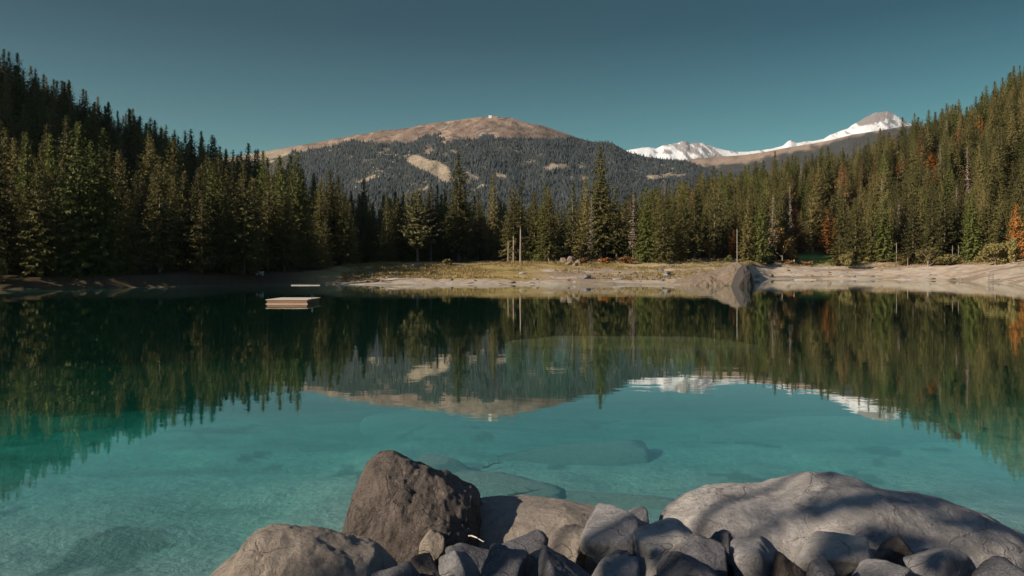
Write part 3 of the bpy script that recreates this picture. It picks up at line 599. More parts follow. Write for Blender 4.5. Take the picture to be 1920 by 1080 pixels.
# ------------------------------------------------------------------ the forest
def forest():
    rng = np.random.default_rng(11); pts = []
    for Yv in np.arange(120, 600, 5.8):
        for Xv in np.arange(-420, 420, 5.8):
            pts.append((Xv + rng.uniform(-2.6, 2.6), Yv + rng.uniform(-2.6, 2.6)))
    P_ = np.array(pts); X, Y = P_[:, 0], P_[:, 1]; px = 960 + F * X / Y
    ys, yb, zb, yr, zr = cols_at(px)
    edge = fbm(X * .06, Y * .06, 0, 2, 201) * 5
    keep = (px > -520) & (px < 2250) & (Y > yb + edge) & (Y < yr + 35)
    keep &= ~((px > 690) & (px < 1260) & (Y > 390)) & ~((px > 1300) & (px < 1400) & (Y < 268))
    z = ground(X, Y); py = HY - (z - C) / Y * F
    keep &= ~((px > 1478) & (px < 1572) & (py > 468)); keep &= ~((Y > yr - 40) & (rng.random(len(X)) < 0.25))
    keep &= rng.random(len(X)) > 0.06
    for (hx, hy, hr, hp, hw) in occupied: keep &= (np.hypot(X - hx, Y - hy) > max(hr, 2.2)) & ~((Y < hy + 1) & (Y > hy - 60) & (np.abs(px - hp) < hw * .5 + 8))
    X, Y, z, px = X[keep], Y[keep], z[keep], px[keep]; n = len(X)
    var = rng.choice([0, 0, 1, 1, 2, 3, 4, 5], n); s = rng.uniform(0.62, 1.12, n); rot = rng.uniform(0, 6.28, n)
    s = np.where(Y > np.interp(px, TAB[:, 0], TAB[:, 4]) - 30, s * 1.0, s)
    s = np.where((px > 600) & (px < 1300), s * .95, s)
    wd = s * rng.uniform(0.85, 1.2, n)
    Hh = np.array([v[2] for v in SPR])[var] * s; Rw = np.array([v[3] for v in SPR])[var] * wd
    # which ones show most: skyline sweep from near to far
    vis = np.zeros(n); top = np.full(2000, 560.0)
    for i in np.argsort(Y):
        a, b = int(px[i] - Rw[i] * .7 / Y[i] * F), int(px[i] + Rw[i] * .7 / Y[i] * F) + 1
        if b < 2 or a > 1918: continue
        a, b = max(a, 0), min(b, 1919); t = HY - (z[i] + Hh[i] * .9 - C) / Y[i] * F
        g_ = np.clip(top[a:b] - t, 0, None); vis[i] = g_.sum(); top[a:b] = np.minimum(top[a:b], t + 4)
    order = np.argsort(-vis); ind = [i for i in order[:255] if vis[i] > 0]; rest = np.setdiff1d(np.arange(n), ind)
    for i in ind:
        zone = 0 if px[i] < 620 else (1 if px[i] < 1300 else 2)
        lb = ('spruce among many alike in the shaded forest on the left hill', 'spruce among many alike in the level forest behind the meadow', 'spruce among many alike packed on the sunny right hillside')[zone]
        gr = ('spruces of the shaded left hill', 'spruces of the level middle forest', 'spruces of the sunny right hillside')[zone]
        cm, tm, H0, R0 = SPR[var[i]]
        t = empty('spruce_tree', (X[i], Y[i], z[i] - .2), 0, lb, 'tree', gr)
        a = obj('trunk', tm, t); a.scale = (s[i], s[i], s[i]); b = obj('crown', cm, t); b.scale = (wd[i], wd[i], s[i]); b.rotation_euler = (0, 0, rot[i])
    # the rest, one object
    pc = bpy.data.collections.new('spruce_kinds')
    for k, (cm, tm, H0, R0) in enumerate(SPR):
        bm = bmesh.new(); bm.from_mesh(cm); nf = len(bm.faces); bm.from_mesh(tm); bm.faces.ensure_lookup_table()
        for f in bm.faces[nf:]: f.material_index = 1
        me = bpy.data.meshes.new('spruce_%d' % k); bm.to_mesh(me); bm.free(); me.materials.append(cm.materials[0]); me.materials.append(tm.materials[0])
        pc.objects.link(bpy.data.objects.new('kind_%d' % k, me))
    me = bpy.data.meshes.new('forest'); me.vertices.add(len(rest))
    me.vertices.foreach_set('co', np.stack([X[rest], Y[rest], z[rest] - .2], 1).astype(np.float32).ravel())
    def attr(nm, ty, val):
        a = me.attributes.new(nm, ty, 'POINT')
        a.data.foreach_set('vector' if ty == 'FLOAT_VECTOR' else 'value', np.asarray(val).ravel())
    attr('kind', 'INT', var[rest].astype(np.int32))
    attr('siz', 'FLOAT_VECTOR', np.stack([wd[rest], wd[rest], s[rest]], 1).astype(np.float32))
    attr('rot', 'FLOAT_VECTOR', np.stack([0 * rot[rest], 0 * rot[rest], rot[rest]], 1).astype(np.float32))
    o = tag(obj('forest', me), 'mass of spruces filling the woods behind the front trees', 'forest', kind='stuff')
    g = bpy.data.node_groups.new('forest_fill', 'GeometryNodeTree')
    g.interface.new_socket('Geometry', in_out='INPUT', socket_type='NodeSocketGeometry'); g.interface.new_socket('Geometry', in_out='OUTPUT', socket_type='NodeSocketGeometry')
    gi, go = g.nodes.new('NodeGroupInput'), g.nodes.new('NodeGroupOutput'); ip = g.nodes.new('GeometryNodeInstanceOnPoints')
    ci = g.nodes.new('GeometryNodeCollectionInfo'); ci.inputs['Collection'].default_value = pc; ci.inputs['Separate Children'].default_value = True; ci.inputs['Reset Children'].default_value = True
    def na(nm, ty): x = g.nodes.new('GeometryNodeInputNamedAttribute'); x.data_type = ty; x.inputs['Name'].default_value = nm; return [q for q in x.outputs if q.enabled][0]
    g.links.new(gi.outputs[0], ip.inputs['Points']); g.links.new(ci.outputs[0], ip.inputs['Instance']); ip.inputs['Pick Instance'].default_value = True
    g.links.new(na('kind', 'INT'), ip.inputs['Instance Index']); g.links.new(na('siz', 'FLOAT_VECTOR'), ip.inputs['Scale']); g.links.new(na('rot', 'FLOAT_VECTOR'), ip.inputs['Rotation'])
    g.links.new(ip.outputs[0], go.inputs[0])
    md = o.modifiers.new('fill', 'NODES'); md.node_group = g
    print('forest trees', n, 'individual', len(ind))
forest()

# ------------------------------------------------------------------ rocks
_ico = {}
def ico(sub):
    if sub not in _ico:
        bm = bmesh.new(); bmesh.ops.create_icosphere(bm, subdivisions=sub, radius=1)
        V = np.array([v.co[:] for v in bm.verts]); Fc = np.array([[v.index for v in f.verts] for f in bm.faces]); bm.free(); _ico[sub] = (V, Fc)
    return _ico[sub]
def rock_shape(seed, sub=5, planes=14, p=16, rough=0.035, flat=1.0):
    rng = np.random.default_rng(seed); V, Fc = ico(sub)
    nrm = rng.normal(0, 1, (planes, 3)); nrm /= np.linalg.norm(nrm, axis=1, keepdims=True)
    nrm = np.concatenate([nrm, np.eye(3), -np.eye(3)]); d = np.concatenate([rng.uniform(.55, .92, planes), np.full(6, .95)])
    k = np.clip(V @ nrm.T, 0, None) / d; r = (k ** p).sum(1) ** (-1 / p)
    V = V * r[:, None]; o = rng.uniform(0, 50, 3); q = V * 1.6 + o
    dis = fbm(q[:, 0], q[:, 1], q[:, 2], 5, seed % 97, 0.5) * rough * 2.2 + fbm(q[:, 0] * 5, q[:, 1] * 5, q[:, 2] * 5, 3, seed % 89 + 3) * rough * .8
    V = V * (1 + dis)[:, None]
    return V, Fc
def rock(x0, x1, ytop, D, mat, label, seed, depth=None, zb=0.3, planes=14, p=16, rough=0.035, sub=5, name='boulder', group=None, tilt=None):
    w = (x1 - x0) / F * D; z1 = C - (ytop - HY) / F * D; zb = max(zb, z1 - max(.42, w * .75)) if D < 20 else zb; cx = ((x0 + x1) / 2 - 960) / F * D
    V, Fc = rock_shape(seed, sub, planes, p, rough); rng = random.Random(seed)
    E = Matrix.Rotation(rng.uniform(0, 6.28), 3, 'Z') @ Matrix.Rotation(R(rng.uniform(-25, 25)) if tilt is None else R(tilt), 3, 'X')
    V = V @ np.array(E).T; mn, mx = V.min(0), V.max(0)
    dim = np.array([w, depth or w * 0.8, z1 - zb]); V = (V - (mn + mx) / 2) / (mx - mn) * dim; V[:, 2] += dim[2] / 2
    o = obj(name, mesh_from(name, V, Fc, M[mat], True), None, (cx, D, zb))
    return tag(o, label, 'rock', group)
def profile_rock(name, pts, D, depth, zb, mat, label, seed, nose=0.55, rough=0.05, lean=0.0, nx=220, na=130, fs=1.0):
    pts = np.array(pts, float); px = np.linspace(pts[0, 0], pts[-1, 0], nx)
    X = (px - 960) / F * D; top = C - (np.interp(px, pts[:, 0], pts[:, 1]) - HY) / F * D
    a = np.linspace(-0.25, math.pi + 0.25, na); A, XX = np.meshgrid(a, X, indexing='ij'); T = np.tile(top, (na, 1))
    e_ = np.linspace(-1, 1, nx); taper = (1 - np.abs(e_) ** 5) ** 0.5 * 0.85 + 0.15; TP = np.tile(taper, (na, 1))
    sn, cs = np.sin(A), np.cos(A)
    Y = D - np.sign(cs) * np.abs(cs) ** 0.9 * depth / 2 * TP + lean * (T - zb)
    Zs = np.sign(sn) * np.abs(sn) ** nose; Z = zb + (T - zb) * Zs
    f1 = fbm(XX * 1.1 * fs, Y * 1.1 * fs, Z * 1.1 * fs, 6, seed, .55); f2 = np.abs(fbm(XX * 1.3 * fs, Y * 2.6 * fs, Z * 3.4 * fs, 4, seed + 5))
    k = f1 * rough * 1.9 + np.minimum(f2, .10) * rough * 1.5 - rough * .12
    Z = Z + k * np.clip(sn + .3, 0, 1); Y = Y + k * cs * -1
    V = np.stack([XX, Y, Z], -1).reshape(-1, 3); V[:, 0] += np.repeat(fbm(A[:, 0] * 2, 1.5, 0, 3, seed + 9) * 0.03, nx)
    Fc = grid_faces(na, nx); cx, cyy = X.mean(), D
    V = V - np.array([cx, cyy, zb]); mats = M[mat]
    caps0 = [i * nx for i in range(na)]; me = mesh_from(name, V, Fc, mats, True)
    bm = bmesh.new(); bm.from_mesh(me); bmesh.ops.holes_fill(bm, edges=[e for e in bm.edges if e.is_boundary], sides=0)
    bmesh.ops.recalc_face_normals(bm, faces=bm.faces)
    for f in bm.faces: f.smooth = True
    bm.to_mesh(me); bm.free()
    return tag(obj(name, me, None, (cx, cyy, zb)), label, 'rock')
profile_rock('boulder', [(1236, 1000), (1244, 972), (1262, 958), (1300, 938), (1345, 926), (1385, 923), (1420, 922), (1460, 919), (1500, 909), (1540, 899), (1580, 895), (1620, 900), (1650, 910), (1700, 924), (1760, 934), (1810, 952), (1860, 974), (1900, 996), (1960, 1026), (2040, 1060), (2110, 1110)],
             7.35, 1.75, 0.5, 'slab', 'huge pale rounded slab boulder, largest rock of the near shore at right', 61, 0.42, 0.06)
profile_rock('boulder', [(640, 1040), (650, 985), (664, 925), (684, 882), (708, 858), (737, 850), (765, 855), (800, 866), (835, 884), (862, 905), (884, 915), (897, 934), (903, 975), (905, 1010)],
             7.6, 1.5, 0.5, 'brownrock', 'tall dark brown cracked boulder with a sandy lit crown at the waterline', 63, 0.5, 0.10)
profile_rock('boulder', [(350, 1150), (380, 1088), (410, 1062), (450, 1034), (478, 996), (505, 985), (545, 984), (590, 992), (640, 1004), (700, 1026), (740, 1060), (760, 1120)],
             5.9, 1.5, 0.3, 'tan', 'tan sunlit boulder in the bottom left corner of the shore', 65, 0.5, 0.06)
profile_rock('rock_slab', [(842, 1010), (850, 968), (880, 950), (930, 944), (1000, 944), (1060, 946), (1100, 955), (1135, 962), (1165, 985), (1180, 1010)],
             7.9, 1.5, 0.4, 'tan', 'flat pale slab half in blue shade of the brown boulder', 67, 0.32, 0.035)
RK = [(1022, 1110, 990, 6.75, 'tan', 'yellowish wedge stone against the left of the angular grey boulder', 301, .5, 12),
      (1082, 1212, 962, 6.6, 'grey', 'large angular grey boulder left of the huge pale slab', 302, .9, 9),
      (1150, 1216, 956, 7.3, 'grey', 'rounded stone peeking behind the angular grey boulder', 303, .5, 10),
      (786, 838, 988, 6.9, 'tan', 'small tan five sided stone under the brown boulder', 304, .3, 8),
      (818, 905, 1034, 5.9, 'grey', 'grey round topped stone in the front row at left', 305, .45, 14),
      (896, 992, 1036, 5.7, 'dark', 'dark pyramid stone in the front row', 306, .5, 7),
      (968, 1066, 1026, 6.05, 'tan', 'flat tan stone behind the dark pyramid stone', 307, .4, 8),
      (1008, 1114, 1038, 5.55, 'dark', 'dark split stone in front of the flat tan stone', 308, .5, 8),
      (1104, 1200, 1050, 5.5, 'grey', 'bluish grey stone at the foot of the angular boulder', 309, .5, 9),
      (1186, 1356, 982, 6.2, 'slab', 'pale smooth block stone before the left end of the huge slab', 310, .75, 8),
      (1278, 1364, 1012, 5.8, 'dark', 'dark faceted block leaning on the pale smooth block', 311, .4, 7),
      (1228, 1366, 1040, 5.35, 'dark', 'dark rounded stone at the bottom edge below the faceted block', 312, .5, 16),
      (1366, 1482, 1014, 5.9, 'grey', 'grey pillar stone with a dark notch in the front row', 313, .55, 9),
      (1470, 1622, 992, 6.15, 'slab', 'pale domed stone under the middle of the huge slab', 314, .7, 16),
      (1448, 1512, 1036, 5.6, 'brownrock', 'small brown stone below the pale domed stone', 315, .3, 9),
      (1512, 1600, 1044, 5.35, 'dark', 'bluish dark stone at the bottom edge under the domed stone', 316, .4, 10),
      (1596, 1730, 1050, 5.45, 'grey', 'low grey stone at the bottom edge left of the pyramid stone', 317, .5, 9),
      (1698, 1836, 1026, 5.75, 'grey', 'grey pyramid stone leaning on the right part of the slab', 318, .6, 6),
      (1784, 1950, 1048, 5.5, 'dark', 'dark broad stone in the bottom right corner', 319, .6, 8),
      (1636, 1716, 1010, 6.3, 'brownrock', 'brown crumbly stone at the foot of the huge slab', 320, .35, 12),
      (1552, 1650, 1022, 6.1, 'grey', 'small grey stone between domed stone and brown crumbly stone', 322, .4, 10),
      (760, 832, 1040, 5.9, 'brownrock', 'brown stone at the bottom edge left of the front row', 323, .4, 9),
      (690, 800, 1052, 5.6, 'dark', 'dark stone right of the tan corner boulder', 324, .5, 9),
      (900, 1050, 996, 7.0, 'dark', 'low shaded bluish slab in the gap below the flat pale slab', 325, .7, 8),
      (838, 950, 1010, 6.5, 'dark', 'dark shaded stone in the hollow under the brown boulder', 326, .5, 9),
      (1120, 1190, 1030, 6.0, 'dark', 'dark stone wedged beneath the angular grey boulder', 327, .4, 9),
      (1330, 1400, 1000, 6.35, 'dark', 'dark stone in the crevice under the slab left of the pillar stone', 328, .4, 9)]
for (x0, x1, yt, D, mt, lb, sd_, dp, pl) in RK: rock(x0, x1, yt, D, mt, lb, sd_, dp, 0.45, pl + 3, 20, 0.05)
rng = random.Random(8)
for i in range(120):                                          # rubble in the gaps
    px = rng.uniform(700, 1940); D = rng.uniform(5.5, 7.4); w = rng.choice([rng.uniform(14, 30), rng.uniform(22, 44)])
    x = (px - 960) / F * D; z = 0.70 + rng.uniform(0, .28) + (6.6 - D) * .12
    yt = HY + (C - z) / D * F
    rock(px - w / 2, px + w / 2, yt, D, rng.choice(['grey', 'dark', 'tan', 'dark']), 'small broken stone filling the gaps of the near rock pile', 500 + i, w / F * D * .8, z - .35, 9, 20, .03, 4, 'stone', 'broken stones in the gaps of the near rock pile')

# sunken slabs and branches
def sunken(px, py, z, sx, sy, sz, rz, label, seed, tilt=6):
    x, y, _ = W(px, py, z); V, Fc = rock_shape(seed, 4, 8, 18, .02)
    if z < -.9: z = gz(x, y) + .1
    E = Matrix.Rotation(R(rz), 3, 'Z') @ Matrix.Rotation(R(tilt), 3, 'X'); V = (V * np.array([sx / 2, sy / 2, sz / 2])) @ np.array(E).T
    tag(obj('sunken_slab', mesh_from('sunken_slab', V, Fc, M['sunken'], True), None, (x, y, z - sz * .35)), label, 'rock')
sunken(816, 862, -0.35, 1.6, 1.3, .6, 20, 'pale round sunken stone under clear water behind the brown boulder', 701)
sunken(935, 920, -0.40, 2.7, 1.9, .5, -12, 'pale flat slab under water just beyond the flat shore slab', 702)
sunken(1075, 880, -0.95, 4.4, 3.0, .35, 8, 'wide faint slab under turquoise water in front of centre', 703)
sunken(775, 800, -1.3, 3.4, 2.6, .3, 15, 'faint pale slab deep under water left of centre', 704)
sunken(1560, 850, -1.4, 7.5, 4.0, .35, -5, 'broad dim slab deep under water beyond the huge slab boulder', 705)
sunken(1150, 935, -0.35, 2.6, 1.0, .4, -20, 'narrow pale slab under water near the angular grey boulder', 706)
def branch(p0, p1, r, label, mat='roofwood', name='sunken_branch'):
    p0, p1 = Vector(p0), Vector(p1); bm = bmesh.new(); rr = random.Random(int(p0.x * 100)); q = p0
    for i in range(5):
        t = p0.lerp(p1, (i + 1) / 5) + Vector((rr.uniform(-.04, .04), rr.uniform(-.04, .04), rr.uniform(-.01, .01))); tube(bm, q, t, r * (1 - i * .15), r * (.85 - i * .15), 6)
        if i in (1, 3) and name != 'stick': tube(bm, t, t + Vector((rr.uniform(-.2, .2), rr.uniform(.1, .3), .03)), r * .5, r * .2, 5)
        q = t
    tag(bm_obj(name, bm, M[mat]), label, 'branch')
branch(W(905, 877, -.55), W(945, 866, -.55), .03, 'dark twig lying under water right of the sunken round stone')
branch(W(952, 929, -.2), W(1014, 919, -.2), .025, 'long dark stick lying on the sunken flat slab')
branch(P(878, 1005, 6.55), P(904, 1016, 6.45), .007, 'short pale stick lying in the shaded hollow between rocks', 'palewood', 'stick')

# ------------------------------------------------------------------ far shore things
def crag(px0, px1, top, D, dep, mat, label, seed, planes=14, zb=-.6, name='rock_outcrop', rough=.05):
    return rock(px0, px1, top, D, mat, label, seed, dep, zb, planes, 12, rough, 5, name)
profile_rock('rock_outcrop', [(1246, 538), (1262, 535), (1280, 528), (1300, 521), (1318, 516), (1335, 512), (1348, 504), (1362, 498), (1375, 495), (1388, 495), (1396, 499), (1401, 508), (1404, 522), (1405, 538)],
             164, 17, -.5, 'crag', 'long pale rock outcrop jutting into the lake below the thin tall pole', 801, .8, .62, fs=.26)
profile_rock('rock_outcrop', [(1372, 542), (1378, 526), (1384, 512), (1388, 501), (1395, 496), (1402, 499), (1405, 512), (1406, 530), (1407, 542)], 152, 5, -.6, 'shadedrock', 'upright rock face at the end of the pale outcrop, its shade put into the colour', 803, .5, .35, fs=.4)
for k_, (px, py, w, h, lb) in enumerate([(1058, 492, 16, 9, 'left'), (1072, 493, 18, 13, 'topmost'), (1085, 494, 14, 8, 'right'), (1066, 496, 14, 7, 'lower'), (1078, 498, 12, 6, 'front')]):
    x, y, z = on_ground(px, py); rock(px - w / 2, px + w / 2, py - h, y, 'crag', lb + ' boulder of the pale heap on the meadow below the giant spruce', 860 + k_, w / F * y, z - .6, 9, 20, .05, 4, 'boulder', 'boulders of the meadow heap')
x, y, z = on_ground(780, 500); rock(764, 798, 495, y, 'crag', 'flat pale boulder in the meadow below the lone pine', 805, 4, z - .5, 10, 18, .05, 4)
for (px, py, w, h, mt, lb) in [(1099, 523, 18, 9, 'dark', 'dark broken boulder near the waterline at centre'), (1251, 518, 14, 10, 'dark', 'dark stump like rock left of the outcrop'), (1240, 510, 9, 8, 'dark', 'small dark rock up the bank left of the outcrop'),
                               (846, 526, 9, 5, 'dark', 'small dark stone in the pale shore left of centre'), (700, 528, 26, 5, 'crag', 'low pale rock at the left waterline of the meadow'), (1600, 520, 8, 4, 'dark', 'small dark stone on the right pale beach'),
                               (1635, 520, 10, 4, 'dark', 'dark stone on the right pale beach, right of a smaller one'), (1755, 495, 16, 8, 'crag', 'pale stone under the beach edge spruces')]:
    x, y, z = on_ground(px, py); rock(px - w / 2, px + w / 2, py - h, y, mt, lb, 820 + px, w / F * y, z - .5, 10, 18, .05, 4, 'boulder')
def shrub(px, py, wpx, hpx, mat, label, seed):
    x, y, z = on_ground(px, py); H, Rm = hpx / F * y, wpx / 2 / F * y
    t = empty('shrub', (x, y, z - .1), 0, label, 'shrub')
    obj('crown', leafy_mesh('shrub_crown', M[mat], seed, H, Rm, 0.05, 900, 1, .22, 8), t)
    obj('trunk', trunk_mesh('shrub_stem', M['bark'], H * .7, .05, seed, [((0, 0, .1), (Rm * .5, 0, H * .5), .04, .01), ((0, 0, .1), (-Rm * .5, .1, H * .5), .04, .01)]), t)
shrub(1098, 494, 22, 13, 'rust', 'brown shrub right of the boulder heap', 901); shrub(1135, 494, 34, 12, 'orange', 'low red orange shrub left of its wider neighbour under the giant spruce', 902)
shrub(1172, 494, 44, 13, 'rust', 'wide rust red shrub at the foot of the slim spruces', 903); shrub(1197, 490, 20, 16, 'olive', 'olive shrub at the foot of the full green spruce', 904)
shrub(838, 496, 24, 12, 'olive', 'dark green shrub at the foot of the slender green spruce', 905); shrub(1365, 490, 18, 12, 'needle_green', 'bright green shrub on the rock outcrop left of the pole', 906)
shrub(1358, 506, 16, 7, 'rust', 'brown plant on the face of the rock outcrop', 907); shrub(1510, 497, 34, 9, 'rust', 'low rusty shrub on the near edge of the lawn', 908)
shrub(1480, 496, 22, 9, 'rust', 'low rusty shrub left of the white post', 909); shrub(944, 493, 16, 8, 'rust', 'small brown shrub under the thin bare trunk', 910)
shrub(1345, 476, 34, 14, 'orange', 'orange undergrowth shrub below the golden trees', 911); shrub(1835, 492, 26, 14, 'olive', 'small olive shrub left of the big round bush', 912)
shrub(1693, 497, 22, 14, 'olive', 'small tan shrub right of the standing dead trunk', 913); shrub(1060, 484, 26, 10, 'olive', 'low green shrub behind the boulder heap', 914)
def pole(px, base, top, r, mat, label, name='pole', cat='pole', D=None):
    x, y, z = on_ground(px, base) if D is None else ((px - 960) / F * D, D, gz((px - 960) / F * D, D))
    H = (HY - top) / F * y + C - z; bm = bmesh.new(); tube(bm, (0, 0, -.5), (0, 0, H), r, r * .7, 8); tube(bm, (0, 0, H), (0, 0, H + r), r * 1.0, r * .4, 8)
    tag(bm_obj(name, bm, M[mat], None, (x, y, z)), label, cat)
pole(1382, 492, 430, .055, 'palewood', 'thin tall pale pole on the rock outcrop', D=168)
pole(1681, 493, 456, .15, 'bark_pale', 'standing dead pale trunk without branches at the beach edge', 'dead_tree', 'dead tree')
pole(1786, 492, 461, .10, 'bark_pale', 'thin pale trunk, left of the upright pair over the tan bush', 'dead_tree', 'dead tree')
pole(1797, 492, 460, .10, 'bark_pale', 'thin pale trunk, right of the upright pair over the tan bush', 'dead_tree', 'dead tree')
pole(1489, 497, 488, .16, 'whitewash', 'short white post on the grass below the rusty bush', 'post', 'post')
pole(1702, 503, 484, .11, 'bark_pale', 'short broken trunk left of the low dark beach bush', 'dead_tree', 'dead tree')
def ladder():
    x, y, z = on_ground(1858, 528); t = empty('bathing_ladder', (x, y, z), 0, 'small dark ladder frame at the water edge of the right beach', 'ladder')
    for s in (-1, 1): bm = bmesh.new(); tube(bm, (s * .5, 0, -.3), (s * .5, 0, 1.9), .07, .07); bm_obj('rail', bm, M['metal'], t)
    for k in (.4, 1.0, 1.5): bm = bmesh.new(); tube(bm, (-.5, 0, k), (.5, 0, k), .05, .05); bm_obj('rung', bm, M['metal'], t)
ladder()
def shed():
    x, y, z = on_ground(1509, 474); t = empty('wooden_shed', (x, y, z), R(4), 'small pinkish wooden shed with dark low roof above the lawn', 'shed')
    bm = bmesh.new(); bbox(bm, (0, 0, 1.05), (5.6, 3, 2.3)); bm_obj('wall', bm, M['shedwood'], t)
    bm = bmesh.new()
    for s in (-1, 1): bbox(bm, (0, s * .95, 2.52), (6.3, 2.1, .12), Matrix.Rotation(R(-s * 16), 4, 'X'))
    bm_obj('roof', bm, M['roofwood'], t)
    bm = bmesh.new(); bbox(bm, (1.5, -1.53, .95), (.9, .05, 1.8)); d = bm_obj('door', bm, M['redwood'], t)
    bm = bmesh.new(); bbox(bm, (1.8, -1.57, .95), (.06, .06, .16)); bm_obj('handle', bm, M['metal'], d)
    bm = bmesh.new(); bbox(bm, (-1.2, -1.53, 1.3), (1.0, .05, .7)); w = bm_obj('window', bm, M['roofwood'], t)
shed()
def raft():
    xl, xr = (498 - 960) / F * 79, (577 - 960) / F * 79; w = xr - xl
    t = empty('swimming_raft', ((xl + xr) / 2, 79, 0), 0, 'square wooden swimming raft with reddish sides floating on the lake at left', 'raft')
    bm = bmesh.new(); n = 22; L = 5.4
    for k in range(n): bbox(bm, (0, L * (k + .5) / n, .42), (w, L / n - .02, .07))
    bm_obj('deck', bm, M['plank'], t)
    bm = bmesh.new(); bbox(bm, (0, .10, .205), (w - .22, .06, .34)); bm_obj('front_panel', bm, M['redwood'], t)
    for s in (-1, 1): bm = bmesh.new(); bbox(bm, (s * (w / 2 - .14), L / 2, .205), (.06, L - .3, .34)); bm_obj('side_panel', bm, M['redwood'], t)
    bm = bmesh.new(); bbox(bm, (0, .04, .015), (w, .07, .07)); bm_obj('fender_beam', bm, M['plank'], t)
    lad = empty('ladder', (w / 2 + .05, 1.6, 0)); lad.parent = t
    for s in (-.22, .22): bm = bmesh.new(); tube(bm, (0, s, -.6), (0, s, .85), .02, .02); bm_obj('rail', bm, M['metal'], lad)
    for s in (-1, 1): bm = bmesh.new(); tube(bm, (s * w * .3, .5, -.05), (s * w * .3, L - .5, -.05), .22, .22, 12); bm_obj('float', bm, M['metal'], t)
raft()
def log(px0, px1, py, r, label):
    z = .05; a, b = Vector(W(px0, py, z)), Vector(W(px1, py, z)); bm = bmesh.new(); tube(bm, a, b, r, r * .7, 8)
    for f in (.3, .6): q = a.lerp(b, f); tube(bm, q, q + Vector((.2, -.2, .3)), r * .4, r * .2, 5)
    tag(bm_obj('driftwood_log', bm, M['palewood']), label, 'log')
log(546, 600, 534.8, .08, 'long pale driftwood log floating at the dark left shore')
bm = bmesh.new(); bbox(bm, (0, 0, .35), (1.6, .5, .12)); bbox(bm, (-.6, 0, .15), (.12, .45, .35)); bbox(bm, (.6, 0, .15), (.12, .45, .35)); bbox(bm, (0, .25, .7), (1.6, .08, .3))
x, y, z = on_ground(487, 519); tag(bm_obj('bench', bm, M['whitewash'], None, (x, y, z)), 'small white bench in the shade of the left shore', 'bench')

# ------------------------------------------------------------------ trees on the near bank, outside the picture, that dapple the rocks
def bank_tree(x, y, H, Rw, spec, label, name='spruce_tree'): put_tree(spec, x, y, gz(x, y), H, Rw, label, 'tree', name)

def bank_tree(x, y, H, Rw, spec, label, name='broadleaf_tree'): put_tree(spec, x, y, gz(x, y), H, Rw, label, 'tree', name)
BT1 = (leafy_mesh('leafy_crown', M['olive'], 41, 17, 2.3, 10.2, 120, 1, .2, 9), trunk_mesh('leafy_trunk', M['bark'], 14, .16, 41, limbs_for(17, 2.3, 9.5, 41)), 17, 2.3)
BT2 = (leafy_mesh('leafy_crown', M['olive'], 42, 13, 1.5, 5.5, 110, 1, .2, 9), trunk_mesh('leafy_trunk', M['bark'], 11, .14, 42, limbs_for(13, 1.5, 5.5, 42)), 13, 1.5)
bank_tree(-17, -3.4, 17, 2.3, BT1, 'tall loose broadleaf tree on the near bank, left of the camera')
bank_tree(-14, -2.8, 13, 1.5, BT2, 'shorter slim broadleaf tree on the near bank, left of the camera')

SNAG = (crown_mesh('dead_branches', M['bark_pale'], 180, 22, 1.6, .2, .7, 6, .25, .7, .45, .5), trunk_mesh('snag_trunk', M['bark'], 22, 0.16, 14), 22, 1.6)
rl = random.Random(99)
for i in range(14):
    px = rl.uniform(1240, 1915) if i > 2 else rl.uniform(1020, 1240); ys, yb, zb, yr, zr = [float(v) for v in cols_at(px)]; y = rl.uniform(yb + 18, yb + 40) if px < 1300 else rl.uniform(yb + 3, yr - 10); x = (px - 960) / F * y
    put_tree(SNAG, x, y, gz(x, y), rl.uniform(21, 27), rl.uniform(1.2, 2.2), 'dead pale bare spruce standing among the living spruces', 'dead tree', 'dead_spruce', 'dead spruces scattered through the forest')
# autumn larches mixed through the right slope
rl = random.Random(66)
for i in range(24):
    px = rl.uniform(1250, 1915); ys, yb, zb, yr, zr = [float(v) for v in cols_at(px)]; y = rl.uniform(yb + 8, yr - 20); x = (px - 960) / F * y
    sp_ = rl.choice([RLARCH, RLARCH, LARCH]); put_tree(sp_, x, y, gz(x, y), rl.uniform(17, 23), rl.uniform(2.6, 3.8), 'muted rusty larch half hidden among the spruces of the right hillside', 'tree', 'larch_tree', 'larches mixed among the right hillside spruces')
# dry grass on the meadow, and stones along the far waterline
def meadow_grass():
    rng = np.random.default_rng(77); n = 26000; px = rng.uniform(640, 1960, n); u = rng.uniform(0, 1, n)
    ys, yb, zb, yr, zr = cols_at(px); Y = ys + (yb - ys) * (0.22 + .9 * u); X = (px - 960) / F * Y
    nz = fbm(X * .08, Y * .08, 0, 3, 55); t = (Y - ys) / (yb - ys)
    ok = (rng.random(n) < np.clip(.5 + nz * 2, 0, 1)) & np.where(px > 1400, t > .62, True); X, Y = X[ok], Y[ok]; n = len(X); Z = ground(X, Y)
    V = []; h = rng.uniform(.25, .7, n); r = rng.uniform(.12, .4, n)
    T = []
    for k in range(4):
        a = rng.uniform(0, 6.28, n); dx, dy = np.cos(a) * r, np.sin(a) * r
        b = np.stack([X + rng.normal(0, .2, n), Y + rng.normal(0, .2, n), Z - .05], 1)
        T.append(np.stack([b - np.stack([dx * .4, dy * .4, 0 * dx], 1), b + np.stack([dx * .4, dy * .4, 0 * dx], 1), b + np.stack([dy * .8, -dx * .8, h * rng.uniform(.6, 1.2, n)], 1)], 1))
    V = np.concatenate(T).reshape(-1, 3)
    tag(obj('dry_grass', mesh_from('dry_grass', V, np.arange(len(V)).reshape(-1, 3), M['straw'])), 'dry golden grass tufts on the far bank', 'grass', kind='stuff')
M['straw'] = foliage('straw', (0.26, 0.19, 0.07), (0.42, 0.31, 0.13), None, .3, .15)
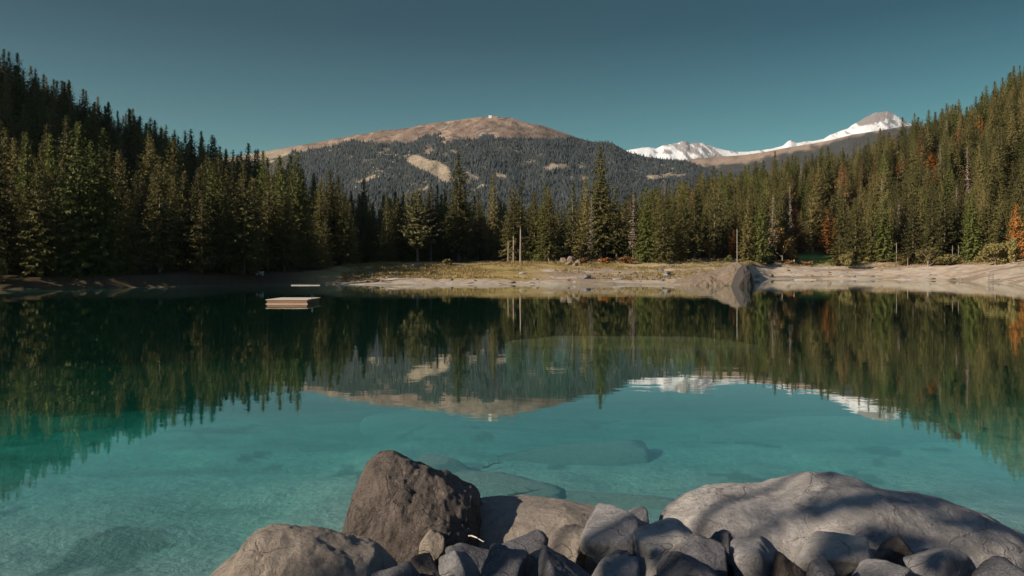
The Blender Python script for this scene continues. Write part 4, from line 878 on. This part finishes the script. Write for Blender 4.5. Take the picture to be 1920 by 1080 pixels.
meadow_grass()
rs = random.Random(31); shp = [rock_shape(950 + k, 3, 9, 18, .04) for k in range(5)]; shm = [mesh_from('stone', v_ * .5, f_, M[m], True) for (v_, f_), m in zip(shp, ['crag', 'dark', 'crag', 'grey', 'crag'])]
for i in range(90):
    px = rs.uniform(640, 1930); ys, yb, zb, yr, zr = [float(v) for v in cols_at(px)]
    if 1255 < px < 1415: continue
    y = ys + 3 + abs(rs.gauss(0, 1)) * (yb - ys) * .22; x = (px - 960) / F * y; o = obj('stone', shm[i % 5], None, (x, y, gz(x, y)))
    w = rs.choice([.5, .7, .9, 1.3, 1.8]); o.scale = (w * rs.uniform(.8, 1.5), w, w * rs.uniform(.45, .8)); o.rotation_euler = (0, 0, rs.uniform(0, 6.28))
    tag(o, 'small stone scattered on the pale bank of the far shore', 'stone', 'stones scattered on the far bank')
log(905, 934, 531.5, .13, 'short pale driftwood log on the waterline below the pale bare trunks')
log(1490, 1530, 524.5, .16, 'pale driftwood log at the waterline of the right beach below the lawn')

# the air: one even pale volume around everything
def air():
    m = bpy.data.materials.new('haze'); m.use_nodes = True; n = m.node_tree; n.nodes.clear()
    out = N(n, 'ShaderNodeOutputMaterial'); v = N(n, 'ShaderNodeVolumePrincipled'); v.inputs['Color'].default_value = (0.80, 0.90, 1.0, 1)
    v.inputs['Density'].default_value = HAZE; v.inputs['Anisotropy'].default_value = 0.2
    n.links.new(v.outputs[0], out.inputs['Volume'])
    bm = bmesh.new(); bbox(bm, (0, 5000, 740), (24600, 34600, 1506))
    tag(bm_obj('haze', bm, m), 'thin blue air that softens the far mountains', 'haze', kind='stuff')
HAZE = 0.000020
air()

# small bushes along the top of the right beach
rb = random.Random(12)
for i in range(26):
    px = rb.uniform(1415, 1925); ys, yb, zb, yr, zr = [float(v) for v in cols_at(px)]; y = yb - rb.uniform(0, 14); x = (px - 960) / F * y
    if 1484 < px < 1570: continue
    k = i % 4; mt = ['olive', 'rust', 'olive', 'needle_green'][k]; key = ('low', k)
    if key not in ROUND: ROUND[key] = (leafy_mesh('shrub_crown', M[mt], 1100 + k, 2.0, 2.0, .05, 700, 1, .22, 8), trunk_mesh('shrub_stem', M['bark'], 1.3, .05, k))
    w = rb.uniform(.7, 1.7); t = empty('shrub', (x, y, gz(x, y) - .1), 0, 'low bush among the small bushes along the top of the right beach', 'shrub', 'small bushes along the top of the right beach')
    for nm, me in (('crown', ROUND[key][0]), ('trunk', ROUND[key][1])): o = obj(nm, me, t); o.scale = (w, w, w * rb.uniform(.6, 1.1)); o.rotation_euler = (0, 0, rb.uniform(0, 6))
